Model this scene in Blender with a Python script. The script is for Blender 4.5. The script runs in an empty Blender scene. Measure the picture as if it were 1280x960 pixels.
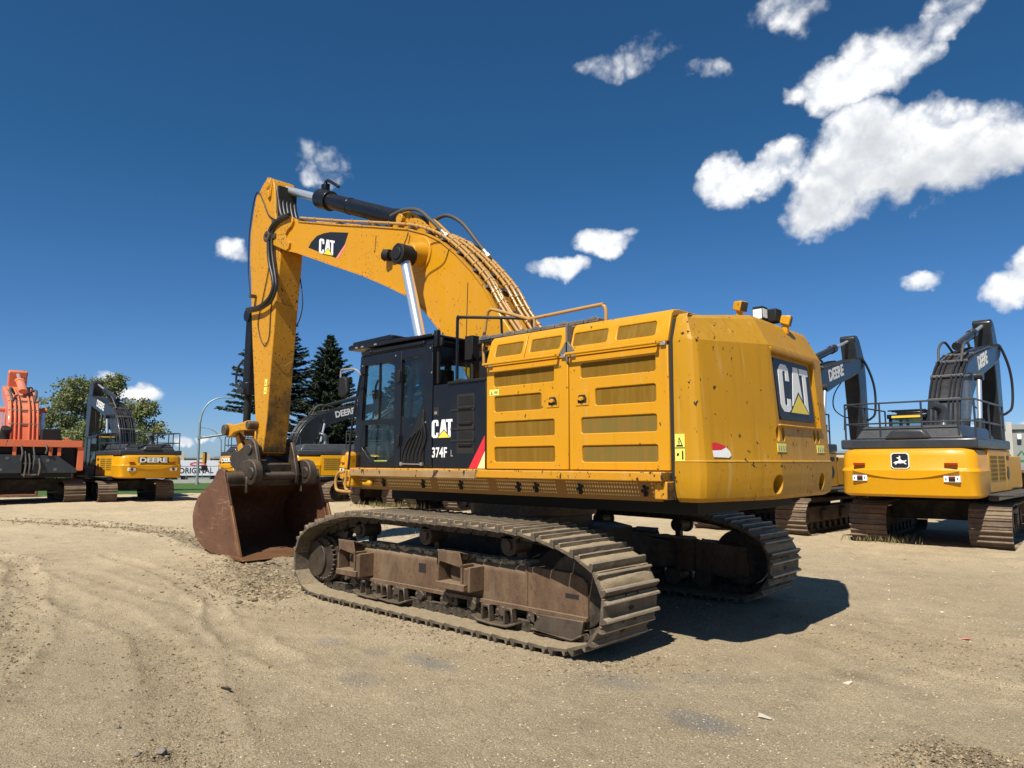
import bpy, math, random
import numpy as np
from mathutils import Vector, Matrix
R = math.radians
random.seed(7)
rng = np.random.default_rng(11)
scn = bpy.context.scene
COL = scn.collection

# ------------------------------------------------------------------ helpers
def smooth_path(pts, n=6):
    P = [Vector(p) for p in pts]
    if len(P) < 3: return P
    out = []
    for i in range(len(P)-1):
        p0 = P[i-1] if i else P[0]*2-P[1]
        p1, p2 = P[i], P[i+1]
        p3 = P[i+2] if i+2 < len(P) else P[-1]*2-P[-2]
        for k in range(n):
            t = k/n
            out.append(.5*((2*p1)+(p2-p0)*t+(2*p0-5*p1+4*p2-p3)*t*t+(3*p1-p0-3*p2+p3)*t**3))
    out.append(P[-1]); return out

class MB:
    def __init__(s): s.v = []; s.f = []; s.m = []; s.mi = 0
    def add(s, vs, fs):
        b = len(s.v); s.v += [tuple(v) for v in vs]
        s.f += [tuple(b+i for i in f) for f in fs]; s.m += [s.mi]*len(fs)
        return s
    def hexa(s, p):
        return s.add(p, [(3,2,1,0),(4,5,6,7),(0,1,5,4),(1,2,6,5),(2,3,7,6),(3,0,4,7)])
    def box(s, x0, x1, y0, y1, z0, z1):
        return s.hexa([(x0,y0,z0),(x1,y0,z0),(x1,y1,z0),(x0,y1,z0),(x0,y0,z1),(x1,y0,z1),(x1,y1,z1),(x0,y1,z1)])
    def poly(s, pts, o, u, v, n, t):
        """extruded polygon: o + x*u + y*v, thickness t along n"""
        o, u, v, n = Vector(o), Vector(u), Vector(v), Vector(n)
        a = sum(pts[i][0]*pts[(i+1) % len(pts)][1]-pts[(i+1) % len(pts)][0]*pts[i][1] for i in range(len(pts)))
        if (a > 0) != (u.cross(v).dot(n)*t > 0): pts = pts[::-1]
        k = len(pts)
        A = [o+u*x+v*y for x, y in pts]; B = [p+n*t for p in A]
        fs = [tuple(range(k))[::-1], tuple(range(k, 2*k))]
        fs += [(i, (i+1) % k, k+(i+1) % k, k+i) for i in range(k)]
        return s.add(A+B, fs)
    def xz(s, pts, y0, y1): return s.poly(pts, (0,y0,0), (1,0,0), (0,0,1), (0,1,0), y1-y0)
    def yz(s, pts, x0, x1): return s.poly(pts, (x0,0,0), (0,1,0), (0,0,1), (1,0,0), x1-x0)
    def xy(s, pts, z0, z1): return s.poly(pts, (0,0,z0), (1,0,0), (0,1,0), (0,0,1), z1-z0)
    def tube(s, path, r, n=10, sm=0, closed=False):
        P = smooth_path(path, sm) if sm else [Vector(p) for p in path]
        k = len(P); rr = r if isinstance(r, (list, tuple)) else [r]*k
        if len(rr) != k: rr = [rr[min(len(rr)-1, int(i*len(rr)/k))] for i in range(k)]
        up = None; vs = []
        for i, p in enumerate(P):
            d = (P[min(i+1, k-1)]-P[max(i-1, 0)])
            if closed: d = P[(i+1) % k]-P[i-1]
            d = d.normalized() if d.length > 1e-9 else Vector((0,0,1))
            if up is None: up = d.orthogonal().normalized()
            up = (up-d*up.dot(d))
            up = up.normalized() if up.length > 1e-6 else d.orthogonal().normalized()
            w = d.cross(up)
            vs += [p+(up*math.cos(2*math.pi*j/n)+w*math.sin(2*math.pi*j/n))*rr[i] for j in range(n)]
        fs = []
        for i in range(k if closed else k-1):
            a, b = i*n, ((i+1) % k)*n
            fs += [(a+j, a+(j+1) % n, b+(j+1) % n, b+j) for j in range(n)]
        if not closed: fs += [tuple(range(n))[::-1], tuple(range((k-1)*n, k*n))]
        return s.add(vs, fs)
    def cyl(s, a, b, r, n=20): return s.tube([a, b], r, n)
    def cone(s, a, b, r0, r1, n=16): return s.tube([a, b], [r0, r1], n)
    def ring(s, a, b, ro, ri, n=24):
        a, b = Vector(a), Vector(b); d = (b-a).normalized(); u = d.orthogonal().normalized(); w = d.cross(u)
        vs = []
        for c, r in ((a,ro),(b,ro),(b,ri),(a,ri)):
            vs += [c+(u*math.cos(2*math.pi*j/n)+w*math.sin(2*math.pi*j/n))*r for j in range(n)]
        fs = []
        for q in range(4):
            x, y = q*n, ((q+1) % 4)*n
            fs += [(x+j, x+(j+1) % n, y+(j+1) % n, y+j) for j in range(n)]
        return s.add(vs, fs)
    def sheet(s, pts, y0, y1, t=.03):
        """bent plate: profile polyline in XZ, thickness to its left, from y0 to y1"""
        P = [Vector((x, z)) for x, z in pts]; Q = []
        for i, p in enumerate(P):
            d = (P[min(i+1, len(P)-1)]-P[max(i-1, 0)]).normalized()
            Q.append(p+Vector((-d.y, d.x))*t)
        return s.xz([tuple(p) for p in P]+[tuple(q) for q in Q[::-1]], y0, y1)

def build(name, mb, mats, parent=None, bevel=0, smooth=40, seg=2):
    me = bpy.data.meshes.new(name)
    me.from_pydata([tuple(v) for v in mb.v], [], mb.f)
    if not isinstance(mats, (list, tuple)): mats = [mats]
    for m in mats: me.materials.append(m)
    if len(mats) > 1: me.polygons.foreach_set('material_index', mb.m)
    me.update()
    if smooth:
        me.polygons.foreach_set('use_smooth', [True]*len(me.polygons))
        me.set_sharp_from_angle(angle=R(smooth))
    o = bpy.data.objects.new(name, me); COL.objects.link(o)
    if parent: o.parent = parent
    if bevel:
        b = o.modifiers.new('Bevel', 'BEVEL'); b.width = bevel; b.segments = seg
        b.limit_method = 'ANGLE'; b.angle_limit = R(35); b.harden_normals = False
    return o

def thing(name, label, cat, loc=(0,0,0), rz=0, group=None):
    o = bpy.data.objects.new(name, None); COL.objects.link(o)
    o.location = loc; o.rotation_euler = (0,0,rz); o.empty_display_size = .3
    return tag(o, label, cat, group)
def tag(o, label=None, cat=None, group=None, kind=None):
    if label: o['label'] = label
    if cat: o['category'] = cat
    if group: o['group'] = group
    if kind: o['kind'] = kind
    return o
def text_mesh(s, body, size, o, u, v, n, t, bold=0, sx=1.0, space=1.0):
    """adds lettering to MB s; returns width"""
    cu = bpy.data.curves.new('lettering', 'FONT'); cu.body = body; cu.size = size
    cu.extrude = t/2; cu.offset = bold; cu.space_character = space; cu.resolution_u = 3
    ob = bpy.data.objects.new('lettering', cu); COL.objects.link(ob)
    bpy.context.view_layer.update()
    me = bpy.data.meshes.new_from_object(ob.evaluated_get(bpy.context.evaluated_depsgraph_get()))
    o, u, v, n = Vector(o), Vector(u), Vector(v), Vector(n)
    s.add([o+u*(p.co.x*sx)+v*p.co.y+n*(p.co.z+t/2) for p in me.vertices], [tuple(f.vertices) for f in me.polygons])
    bpy.data.objects.remove(ob); bpy.data.curves.remove(cu); bpy.data.meshes.remove(me)

# ------------------------------------------------------------------ materials
class NT:
    def __init__(s, m): s.t = m.node_tree; s.n = s.t.nodes; s.l = s.t.links
    def new(s, typ, **kw):
        nd = s.n.new(typ)
        for k, v in kw.items(): setattr(nd, k, v)
        return nd
    def link(s, a, b): s.l.new(a, b)
    def val(s, nd, i, v):
        if isinstance(v, bpy.types.NodeSocket): s.link(v, nd.inputs[i])
        elif v is not None: nd.inputs[i].default_value = v
    def math(s, op, a, b=None, c=None, clamp=False):
        nd = s.new('ShaderNodeMath', operation=op, use_clamp=clamp)
        s.val(nd, 0, a); s.val(nd, 1, b); s.val(nd, 2, c); return nd.outputs[0]
    def vmath(s, op, a, b=None):
        nd = s.new('ShaderNodeVectorMath', operation=op)
        s.val(nd, 0, a); s.val(nd, 1, b)
        return nd.outputs['Value'] if op in ('DOT_PRODUCT', 'LENGTH') else nd.outputs[0]
    def mix(s, f, a, b, blend='MIX'):
        nd = s.new('ShaderNodeMix', data_type='RGBA', blend_type=blend)
        s.val(nd, 0, f); s.val(nd, 6, a); s.val(nd, 7, b); return nd.outputs[2]
    def noise(s, vec, scale, detail=4, rough=.55, dist=0):
        nd = s.new('ShaderNodeTexNoise'); s.val(nd, 'Vector', vec); s.val(nd, 'Scale', scale)
        s.val(nd, 'Detail', detail); s.val(nd, 'Roughness', rough); s.val(nd, 'Distortion', dist); return nd.outputs[0]
    def ramp(s, f, a, b, lo=0., hi=1.):
        nd = s.new('ShaderNodeMapRange'); s.val(nd, 0, f)
        for i, v in enumerate((a, b, lo, hi)): s.val(nd, i+1, v)
        return nd.outputs[0]
    def coord(s, which='Object', scale=None):
        c = s.new('ShaderNodeTexCoord').outputs[which]
        if scale:
            m = s.new('ShaderNodeMapping'); s.link(c, m.inputs[0]); m.inputs['Scale'].default_value = scale; return m.outputs[0]
        return c
    def bump(s, h, strength, dist):
        b = s.new('ShaderNodeBump'); s.val(b, 'Height', h); s.val(b, 'Strength', strength); s.val(b, 'Distance', dist); return b.outputs[0]

def C4(c): return (c[0], c[1], c[2], 1)
def mat(name, col, rough=.5, metal=0., spec=.5):
    m = bpy.data.materials.new(name); m.use_nodes = True
    b = m.node_tree.nodes['Principled BSDF']
    b.inputs['Base Color'].default_value = C4(col); b.inputs['Roughness'].default_value = rough
    b.inputs['Metallic'].default_value = metal; b.inputs['Specular IOR Level'].default_value = spec
    return m, b, NT(m)

DUST = (.40, .31, .19)
def paint(name, col, rough=.38, chips=0., chipcol=(.035,.022,.014), dust=.25, var=.12, coat=.25, chip_scale=22, streak=0., topdust=.45, mud=0):
    m, b, t = mat(name, col, rough)
    co = t.coord('Object')
    n1 = t.noise(co, 1.3, 5, .6); n2 = t.noise(co, 14, 4, .6)
    c = t.mix(t.ramp(n1, .3, .7, 0, var), C4(col), C4([x*.55 for x in col]))
    # settled dust: patchy, more on faces that look up
    nz = t.new('ShaderNodeSeparateXYZ'); t.link(t.new('ShaderNodeNewGeometry').outputs['Normal'], nz.inputs[0])
    up = t.ramp(nz.outputs[2], .35, .95, 0, topdust)
    dn = t.math('MULTIPLY', t.ramp(t.noise(co, 2.6, 6, .7), .42, .72, 0, 1), dust)
    dn2 = t.math('MULTIPLY', up, t.ramp(n2, .3, .65, .3, 1))
    dm = t.math('ADD', dn, dn2, clamp=True)
    c = t.mix(dm, c, C4(DUST))
    if streak:
        sc = t.coord('Object', (9, 9, .55))
        sm = t.math('MULTIPLY', t.ramp(t.noise(sc, 1.4, 4, .6), .55, .75, 0, 1), streak)
        c = t.mix(sm, c, C4([x*.42 for x in col]))
        s2 = t.math('MULTIPLY', t.ramp(t.noise(t.coord('Object', (7, 7, .4)), 2.1, 3, .5), .60, .74, 0, 1), streak*.8)
        c = t.mix(s2, c, C4((.55,.42,.22)))
    if mud:   # caked soil on the machine-facing side of the lower stick
        pz = t.new('ShaderNodeSeparateXYZ'); t.link(co, pz.inputs[0])
        k = t.math('MULTIPLY', t.ramp(pz.outputs[2], 4.3, 2.6, 0, 1), t.ramp(nz.outputs[0], .5, .9, 0, 1))
        k = t.math('MULTIPLY', k, t.ramp(t.noise(co, 2.2, 7, .7), .40, .58, .25, 1))
        c = t.mix(k, c, (.055,.038,.022,1))
    ro = t.math('ADD', t.math('MULTIPLY', dm, .4), t.ramp(n2, .3, .7, rough-.05, rough+.1))
    if chips:
        cc = t.coord('Object', (1, 1, .62))
        big = t.ramp(t.noise(co, 1.7, 3, .6), .3, .7, -.05, .07)
        th = t.math('ADD', t.noise(cc, chip_scale, 3, .55), big)
        k = t.ramp(th, .715-chips*.04, .735-chips*.04, 0, 1)
        c = t.mix(k, c, C4(chipcol)); ro = t.math('ADD', ro, t.math('MULTIPLY', k, .3))
    t.link(c, b.inputs['Base Color']); t.link(ro, b.inputs['Roughness']); b.inputs['Specular IOR Level'].default_value = .32
    b.inputs['Coat Weight'].default_value = coat; b.inputs['Coat Roughness'].default_value = .15
    t.link(t.bump(t.noise(co, 3, 3, .5), .12, .02), b.inputs['Normal'])
    return m

def rusty(name, a, bcol, c3, rough=.75, scale=3., bump=.35, metal=.1, dust=.5, dustcol=DUST, stretch=(1,1,1), scr=0):
    m, b, t = mat(name, a, rough, metal)
    co = t.coord('Object', stretch)
    n1 = t.noise(co, scale, 8, .65, .3); n2 = t.noise(co, scale*6, 6, .65); n3 = t.noise(co, scale*.6, 4, .6)
    c = t.mix(t.ramp(n1, .35, .65), C4(a), C4(bcol))
    c = t.mix(t.ramp(n2, .52, .7, 0, .75), c, C4(c3))
    nz = t.new('ShaderNodeSeparateXYZ'); t.link(t.new('ShaderNodeNewGeometry').outputs['Normal'], nz.inputs[0])
    up = t.ramp(nz.outputs[2], .2, .85, 0, 1)
    d = t.math('MULTIPLY', t.math('ADD', up, t.ramp(n3, .5, .72, 0, .6), clamp=True), t.ramp(n2, .25, .6, .45, 1))
    d = t.math('MULTIPLY', d, dust, clamp=True)
    if scr:
        for sv, hi_ in (((1.2, 9, 16), .62), ((14, 8, 1.0), .64)):
            k = t.math('MULTIPLY', t.ramp(t.noise(t.coord('Object', sv), 1.6, 2, .5), hi_, hi_+.035, 0, 1), t.ramp(n1, .45, .6, 0, scr))
            c = t.mix(k, c, (.30,.19,.12,1))
        c = t.mix(t.ramp(t.noise(co, 30, 2, .5), .66, .70, 0, scr), c, (.03,.02,.014,1))
    c = t.mix(d, c, C4(dustcol))
    t.link(c, b.inputs['Base Color'])
    t.link(t.ramp(n2, .3, .7, rough-.12, rough+.15), b.inputs['Roughness'])
    t.link(t.bump(t.math('ADD', n2, t.noise(co, scale*25, 3, .6)), bump, .012), b.inputs['Normal'])
    return m

M = {}
YEL = (.56, .258, .004)
M['yellow'] = paint('cat_yellow_paint', YEL, .38, chips=.25, dust=.05, var=.08, chip_scale=26, topdust=.22, coat=.08, streak=.16)
M['yellow_worn'] = paint('worn_yellow_paint', (.53,.24,.008), .5, chips=1.9, dust=.07, var=.15, chip_scale=30, streak=.2, mud=1, coat=.05, topdust=.3)
M['yellow_rear'] = paint('dusty_shaded_yellow_paint', (.44,.215,.004), .46, chips=.8, dust=.03, var=.14, chip_scale=22, streak=.30, topdust=.25, coat=.0)  # weathered; base also darkened to stand in for weaker sun on the rear
M['yellow_dull'] = paint('dull_yellow_paint', (.30,.14,.015), .6, chips=1.2, dust=.4, var=.3, chip_scale=10, streak=.3)
M['line_yellow'] = paint('pipe_yellow_paint', (.42,.22,.05), .55, chips=.9, dust=.25, chip_scale=18)
M['deere_yellow'] = paint('bright_yellow_paint', (.62,.29,.001), .40, chips=0, dust=.03, var=.06, coat=.12, topdust=.12, streak=.08)
M['orange'] = paint('orange_paint', (.68,.15,.06), .45, chips=.6, dust=.18, var=.15, chip_scale=8)
M['black'] = paint('black_paint', (.006,.007,.010), .34, dust=.01, var=.0, coat=.15, topdust=.04)
M['black_matt'] = paint('matt_black_paint', (.009,.009,.010), .62, dust=.02, coat=0, topdust=.06)
M['charcoal'] = paint('charcoal_paint', (.030,.036,.044), .40, dust=.05, var=.2, topdust=.12)
M['grey_plate'] = paint('grey_steel_paint', (.10,.10,.10), .55, dust=.3, var=.3, chips=.4)
M['tread'] = rusty('tread_steel', (.085,.068,.05), (.15,.112,.072), (.25,.19,.115), .68, 5, .5, .25, .8, (.44,.35,.22))
M['tread_dark'] = rusty('old_tread_steel', (.075,.05,.036), (.15,.10,.065), (.21,.15,.095), .7, 3, .4, .2, .4)
M['chain'] = rusty('greasy_shaded_steel', (.02,.016,.013), (.05,.037,.027), (.10,.075,.05), .6, 6, .5, .3, .35)  # extra dark: undercarriage shade is put into the colour as well
M['arm_black'] = paint('boom_black_paint', (.014,.017,.022), .36, dust=.04, var=.1, topdust=.08, coat=.3)
M['linkage'] = rusty('oily_linkage_steel', (.035,.026,.02), (.075,.053,.038), (.02,.017,.015), .5, 4, .5, .4, .25)
M['underside'], _, _ = mat('shadowed_underframe', (.006,.006,.006), .8)  # near-black colour stands in for shade below the house and in the clevis
M['frame_rust'] = rusty('rusty_frame_steel', (.085,.045,.023), (.15,.088,.045), (.040,.036,.032), .8, 3.2, .7, .05, .45, (.38,.29,.175), (1.6,1,.7))
M['bucket_rust'] = rusty('bucket_rust', (.115,.048,.024), (.155,.070,.036), (.060,.030,.018), .60, 1.6, .30, .2, .15, (.34,.22,.13), scr=.7)
M['steel_worn'] = rusty('worn_grey_steel', (.07,.052,.04), (.13,.098,.07), (.05,.04,.035), .55, 4, .35, .5, .3)
M['shiny_edge'] = rusty('scoured_grouser_edge', (.36,.30,.23), (.50,.43,.33), (.22,.17,.12), .45, 8, .3, .5, .2)
M['dirt'] = rusty('packed_dirt', (.30,.23,.14), (.40,.31,.19), (.2,.15,.09), .95, 6, .9, 0, .3)
M['rubber'], _, _ = mat('hose_rubber', (.018,.018,.019), .45)
M['hose_grey'], _, _ = mat('hose_sleeve', (.06,.055,.05), .6)
M['chrome'], _, _ = mat('chrome_rod', (.86,.87,.87), .30, .8)
M['zinc'], _, _ = mat('zinc_fitting', (.42,.40,.36), .5, .7)
M['white'], _, _ = mat('white_lettering', (.80,.80,.78), .5)
M['decal_black'], _, _ = mat('decal_black', (.012,.013,.016), .45)
M['decal_yellow'], _, _ = mat('decal_yellow', (.82,.62,.06), .5)
M['decal_cream'], _, _ = mat('decal_pale_yellow', (.80,.62,.30), .5)
M['decal_red'], _, _ = mat('decal_red', (.60,.02,.03), .45)
M['decal_pink'], _, _ = mat('decal_faded_red', (.80,.22,.22), .5)
M['sticker_yellow'], _, _ = mat('warning_label_yellow', (.80,.74,.12), .5)
M['label_grey'], _, _ = mat('label_grey_print', (.25,.24,.20), .6)
M['reflector'], _, _ = mat('red_reflector', (.30,.03,.01), .25)
M['seam'], _, _ = mat('rubber_seam', (.012,.010,.008), .8)
M['lens'], _, _ = mat('clear_lens', (.75,.76,.78), .12)
M['amber'], _, _ = mat('lamp_inner_yellow', (.80,.50,.05), .3)
M['leafseat'], _, _ = mat('seat_fabric', (.02,.02,.022), .9)

def glass_mat():
    m = bpy.data.materials.new('tinted_glass'); m.use_nodes = True; t = NT(m)
    t.n.remove(t.n['Principled BSDF']); out = t.n['Material Output']
    tr = t.new('ShaderNodeBsdfTransparent'); tr.inputs[0].default_value = (.80,.88,.87,1)
    gl = t.new('ShaderNodeBsdfGlossy'); gl.inputs['Roughness'].default_value = .03
    df = t.new('ShaderNodeBsdfDiffuse'); df.inputs[0].default_value = (.30,.27,.2,1)
    lw_ = t.new('ShaderNodeLayerWeight'); lw_.inputs[0].default_value = .5; fr_ = t.math('ADD', t.math('MULTIPLY', t.math('POWER', lw_.outputs['Facing'], 3.5), .55), .03)
    mx = t.new('ShaderNodeMixShader'); t.link(fr_, mx.inputs[0]); t.link(tr.outputs[0], mx.inputs[1]); t.link(gl.outputs[0], mx.inputs[2])
    m2 = t.new('ShaderNodeMixShader'); t.link(t.ramp(t.noise(t.coord('Object'), 3, 6, .7), .4, .75, .0, .035), m2.inputs[0])
    t.link(mx.outputs[0], m2.inputs[1]); t.link(df.outputs[0], m2.inputs[2]); t.link(m2.outputs[0], out.inputs[0])
    return m
M['glass'] = glass_mat()

def grille_mat(name, base, hi, sx):
    """pressed mesh sheet: fine holes"""
    m, b, t = mat(name, base, .75, 0, .15)
    co = t.coord('Object')
    sp = t.new('ShaderNodeSeparateXYZ'); t.link(co, sp.inputs[0])
    ax = t.math('ADD', sp.outputs[0], sp.outputs[1])
    wx = t.math('SINE', t.math('MULTIPLY', ax, sx)); wz = t.math('SINE', t.math('MULTIPLY', sp.outputs[2], sx*1.3))
    hole = t.ramp(t.math('MULTIPLY', wx, wz), .05, .45, 0, 1)
    c = t.mix(hole, C4(base), C4([x*.62 for x in base]))
    n = t.noise(t.coord('Object', (6,6,.5)), 2.2, 4, .6)
    c = t.mix(t.ramp(n, .45, .7, 0, .55), c, C4(hi))
    t.link(c, b.inputs['Base Color']); t.link(t.bump(wx, .35, .004), b.inputs['Normal'])
    return m
M['grille'] = grille_mat('mesh_screen', (.205,.108,.009), (.25,.15,.03), 420)
M['grille_green'] = grille_mat('mesh_screen_stained', (.19,.135,.03), (.28,.12,.02), 420)
M['deere_grille'] = grille_mat('dark_louvre', (.20,.13,.02), (.3,.2,.04), 150)

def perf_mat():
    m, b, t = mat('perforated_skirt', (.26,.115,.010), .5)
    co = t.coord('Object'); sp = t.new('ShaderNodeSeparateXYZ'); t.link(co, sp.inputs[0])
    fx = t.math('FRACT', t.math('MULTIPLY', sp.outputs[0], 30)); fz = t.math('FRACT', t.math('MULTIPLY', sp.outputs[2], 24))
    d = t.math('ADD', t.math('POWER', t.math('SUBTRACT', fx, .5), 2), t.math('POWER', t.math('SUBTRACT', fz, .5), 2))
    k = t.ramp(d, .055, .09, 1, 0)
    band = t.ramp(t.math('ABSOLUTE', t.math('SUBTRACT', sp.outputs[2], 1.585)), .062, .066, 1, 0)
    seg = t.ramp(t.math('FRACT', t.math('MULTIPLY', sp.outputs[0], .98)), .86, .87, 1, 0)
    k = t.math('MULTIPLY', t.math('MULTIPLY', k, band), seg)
    c = t.mix(k, C4((.27,.118,.010)), C4((.80,.60,.25)))  # pale dots paint sunlit holes; brown base darkened for the lip's shade
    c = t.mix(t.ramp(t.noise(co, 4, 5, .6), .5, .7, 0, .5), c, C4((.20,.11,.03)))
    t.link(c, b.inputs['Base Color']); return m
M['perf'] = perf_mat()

def evaluated_mesh(o):
    bpy.context.view_layer.update()
    return bpy.data.meshes.new_from_object(o.evaluated_get(bpy.context.evaluated_depsgraph_get()))
def carve(o, cutmb, smooth=32):
    """really cut the recesses into the mesh, then drop the cutter"""
    c = build('cutter', cutmb, o.data.materials[0], None, smooth=0)
    mods = [(m_.width, m_.segments) for m_ in o.modifiers if m_.type == 'BEVEL']
    for m_ in list(o.modifiers): o.modifiers.remove(m_)
    md = o.modifiers.new('Bool', 'BOOLEAN'); md.operation = 'DIFFERENCE'; md.object = c; md.solver = 'EXACT'
    me = evaluated_mesh(o); o.modifiers.clear(); bpy.data.objects.remove(c)
    me.polygons.foreach_set('use_smooth', [True]*len(me.polygons)); me.set_sharp_from_angle(angle=R(smooth)); o.data = me
    for w_, sg in mods:
        b = o.modifiers.new('Bevel', 'BEVEL'); b.width = min(w_, .008); b.segments = sg; b.limit_method = 'ANGLE'; b.angle_limit = R(40)

KEEP = {'maker_logo','model_number','lettering','nameplate','emblem','warning_label','decal','stripe_decal','track_shoe','crawler_track','trailer_lettering','trailer_print','crown','vent','step_recess','reflective_sticker','badge','track_frame','window','counterweight','operator_seat','engine_cover'}
def split_parts(root):
    """pieces that stand apart in one part become parts of their own"""
    for o in list(root.children_recursive):
        nm = o.name.split('.')[0]
        if o.type != 'MESH' or nm in KEEP: continue
        me = o.data; n = len(me.vertices); par = list(range(n))
        def f_(a):
            while par[a] != a: par[a] = par[par[a]]; a = par[a]
            return a
        for e in me.edges:
            a, b = f_(e.vertices[0]), f_(e.vertices[1])
            if a != b: par[a] = b
        isl = {}
        for v in range(n): isl.setdefault(f_(v), []).append(v)
        if len(isl) < 2 or len(isl) > 400: continue
        co = np.empty(n*3); me.vertices.foreach_get('co', co); co = co.reshape(-1, 3)
        ks = list(isl); bb = [(co[isl[k]].min(0)-.008, co[isl[k]].max(0)+.008) for k in ks]; g = list(range(len(ks)))
        def h_(a):
            while g[a] != a: a = g[a]
            return a
        for i_ in range(len(ks)):
            for j_ in range(i_+1, len(ks)):
                if (bb[i_][0] <= bb[j_][1]).all() and (bb[j_][0] <= bb[i_][1]).all():
                    a, b = h_(i_), h_(j_)
                    if a != b: g[a] = b
        cl = {}
        for i_, k in enumerate(ks): cl.setdefault(h_(i_), []).extend(isl[k])
        if not 2 <= len(cl) <= 40: continue
        order = sorted(cl.values(), key=len, reverse=True)
        vg = np.zeros(n, int)
        for q, vs in enumerate(order): vg[vs] = q
        src = [(tuple(p.vertices), p.material_index) for p in me.polygons]
        for q, vs in enumerate(order):
            idx = {v: i_ for i_, v in enumerate(sorted(vs))}
            m2 = bpy.data.meshes.new(nm); fs = [(f, mi) for f, mi in src if vg[f[0]] == q]
            m2.from_pydata([tuple(co[v]) for v in sorted(vs)], [], [tuple(idx[v] for v in f) for f, _ in fs])
            for mm in me.materials: m2.materials.append(mm)
            m2.polygons.foreach_set('material_index', [mi for _, mi in fs]); m2.polygons.foreach_set('use_smooth', [True]*len(fs)); m2.update(); m2.set_sharp_from_angle(angle=R(40))
            if q == 0: o.data = m2
            else:
                c = o.copy(); c.data = m2; COL.objects.link(c)
# ------------------------------------------------------------------ camera, sun, sky
CAM = Vector((6.82, -7.675, 1.85)); AZ = (-.68607, .72753)
cam = bpy.data.cameras.new('camera'); co_ = bpy.data.objects.new('camera', cam); COL.objects.link(co_)
co_.location = CAM
pit = math.atan(97/900)
co_.rotation_euler = Vector((AZ[0]*math.cos(pit), AZ[1]*math.cos(pit), math.sin(pit))).to_track_quat('-Z', 'Y').to_euler()
cam.sensor_width = 36; cam.lens = 36*900/1280; cam.clip_end = 9000; cam.clip_start = .05
scn.camera = co_
SUN = Vector((.205, -.80, 1.0)).normalized()
sd = bpy.data.lights.new('sun', 'SUN'); sd.energy = 5.0; sd.angle = R(.53); sd.color = (1, .945, .85)
so = bpy.data.objects.new('sun', sd); COL.objects.link(so); so.rotation_euler = SUN.to_track_quat('Z', 'Y').to_euler()
scn.view_settings.view_transform = 'Standard'; scn.view_settings.look = 'None'
scn.view_settings.exposure = 0.45; scn.view_settings.gamma = 1

w = bpy.data.worlds.new('World'); scn.world = w; w.use_nodes = True
t = NT(w); bg = t.n['Background']
sky = t.new('ShaderNodeTexSky', sky_type='NISHITA'); sky.sun_disc = False
sky.sun_elevation = math.asin(SUN.z); sky.sun_rotation = math.atan2(SUN.x, SUN.y)
sky.altitude = 600; sky.air_density = 1.0; sky.dust_density = .35; sky.ozone_density = 2.2
d = t.coord('Generated')
spx = t.new('ShaderNodeSeparateXYZ'); t.link(d, spx.inputs[0])
tint = t.mix(t.ramp(t.math('POWER', t.math('MAXIMUM', spx.outputs[2], .0), .6), .12, .56), (.49, .70, 1.12, 1), (.245, .60, .84, 1))
skyc = t.mix(1.0, sky.outputs[0], tint, 'MULTIPLY')
# cumulus: soft ellipsoids at fixed bearings, broken up by noise
nd = t.new('ShaderNodeTexNoise'); nd.inputs['Scale'].default_value = 8; nd.inputs['Detail'].default_value = 2; nd.inputs['Roughness'].default_value = .55
t.link(d, nd.inputs['Vector'])
off = t.vmath('SCALE', t.vmath('SUBTRACT', nd.outputs['Color'], (.5, .5, .5)))
off.node.inputs['Scale'].default_value = .10
nd2 = t.new('ShaderNodeTexNoise'); nd2.inputs['Scale'].default_value = 42; nd2.inputs['Detail'].default_value = 3; nd2.inputs['Roughness'].default_value = .6
t.link(d, nd2.inputs['Vector'])
off2 = t.vmath('SCALE', t.vmath('SUBTRACT', nd2.outputs['Color'], (.5, .5, .5)))
off2.node.inputs['Scale'].default_value = .02
dd = t.vmath('ADD', t.vmath('ADD', d, off), off2)
dd1 = t.vmath('ADD', t.vmath('ADD', d, t.vmath('MULTIPLY', off, (.35,.35,.35))), off2)
# bearing, elevation (deg), half width, half height (deg), density, roll
CL = [(103.2,20.1,7.0,2.7,1.35,0),(107.8,20.9,3.6,2.7,1.25,10),(108.4,18.9,3.1,2.0,1.2,0),(106.0,22.4,3.7,2.1,1.2,0),(102.0,22.2,3.2,1.8,1.2,0),(99.2,20.7,3.8,2.5,1.25,0),
 (97.2,20.8,2.2,1.6,1.0,0),(107.7,25.8,3.3,2.1,1.3,8),(105.2,26.9,3.1,2.5,1.2,20),(110.0,25.3,2.0,1.3,.95,0),(101.6,28.9,3.4,1.1,.72,22),(98.9,30.6,3.2,1.0,.6,15),
 (115.1,20.9,2.9,1.8,1.2,-5),(112.2,21.6,2.4,1.2,.8,0),
 (129.5,15.0,2.4,1.05,1.1,12),(125.7,17.2,2.8,1.3,1.15,0),(123.2,30.5,3.8,1.7,.52,15),(126,29.5,2.0,1.0,.45,0),(110.3,31.8,2.6,1.7,.6,0),(117,28.6,1.6,.9,.5,0),(118.6,28.9,1.2,.7,.42,0),
 (148.0,23.0,2.5,2.1,.52,0),(149.4,21.8,1.2,1.2,.48,0),(154.9,15.5,1.35,.95,.95,0),(102.75,12.6,1.5,.75,.95,0),
 (98.0,11.3,1.5,1.5,1.1,0),(97.0,12.3,1.3,1.5,1.1,0),(161.9,4.9,2.0,1.0,.95,-15),(163.0,5.6,1.1,.9,.9,0),(157.9,1.35,.75,.4,.85,0),(156.6,1.55,.6,.25,.8,0),(155.9,1.5,.4,.25,.8,0),
 (98.4,1.6,3.5,1.0,1.0,0),(94.5,2.4,4,1.4,1.1,0),(113.6,19.5,.7,.4,.4,0)]
acc = None; shade = None
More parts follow.
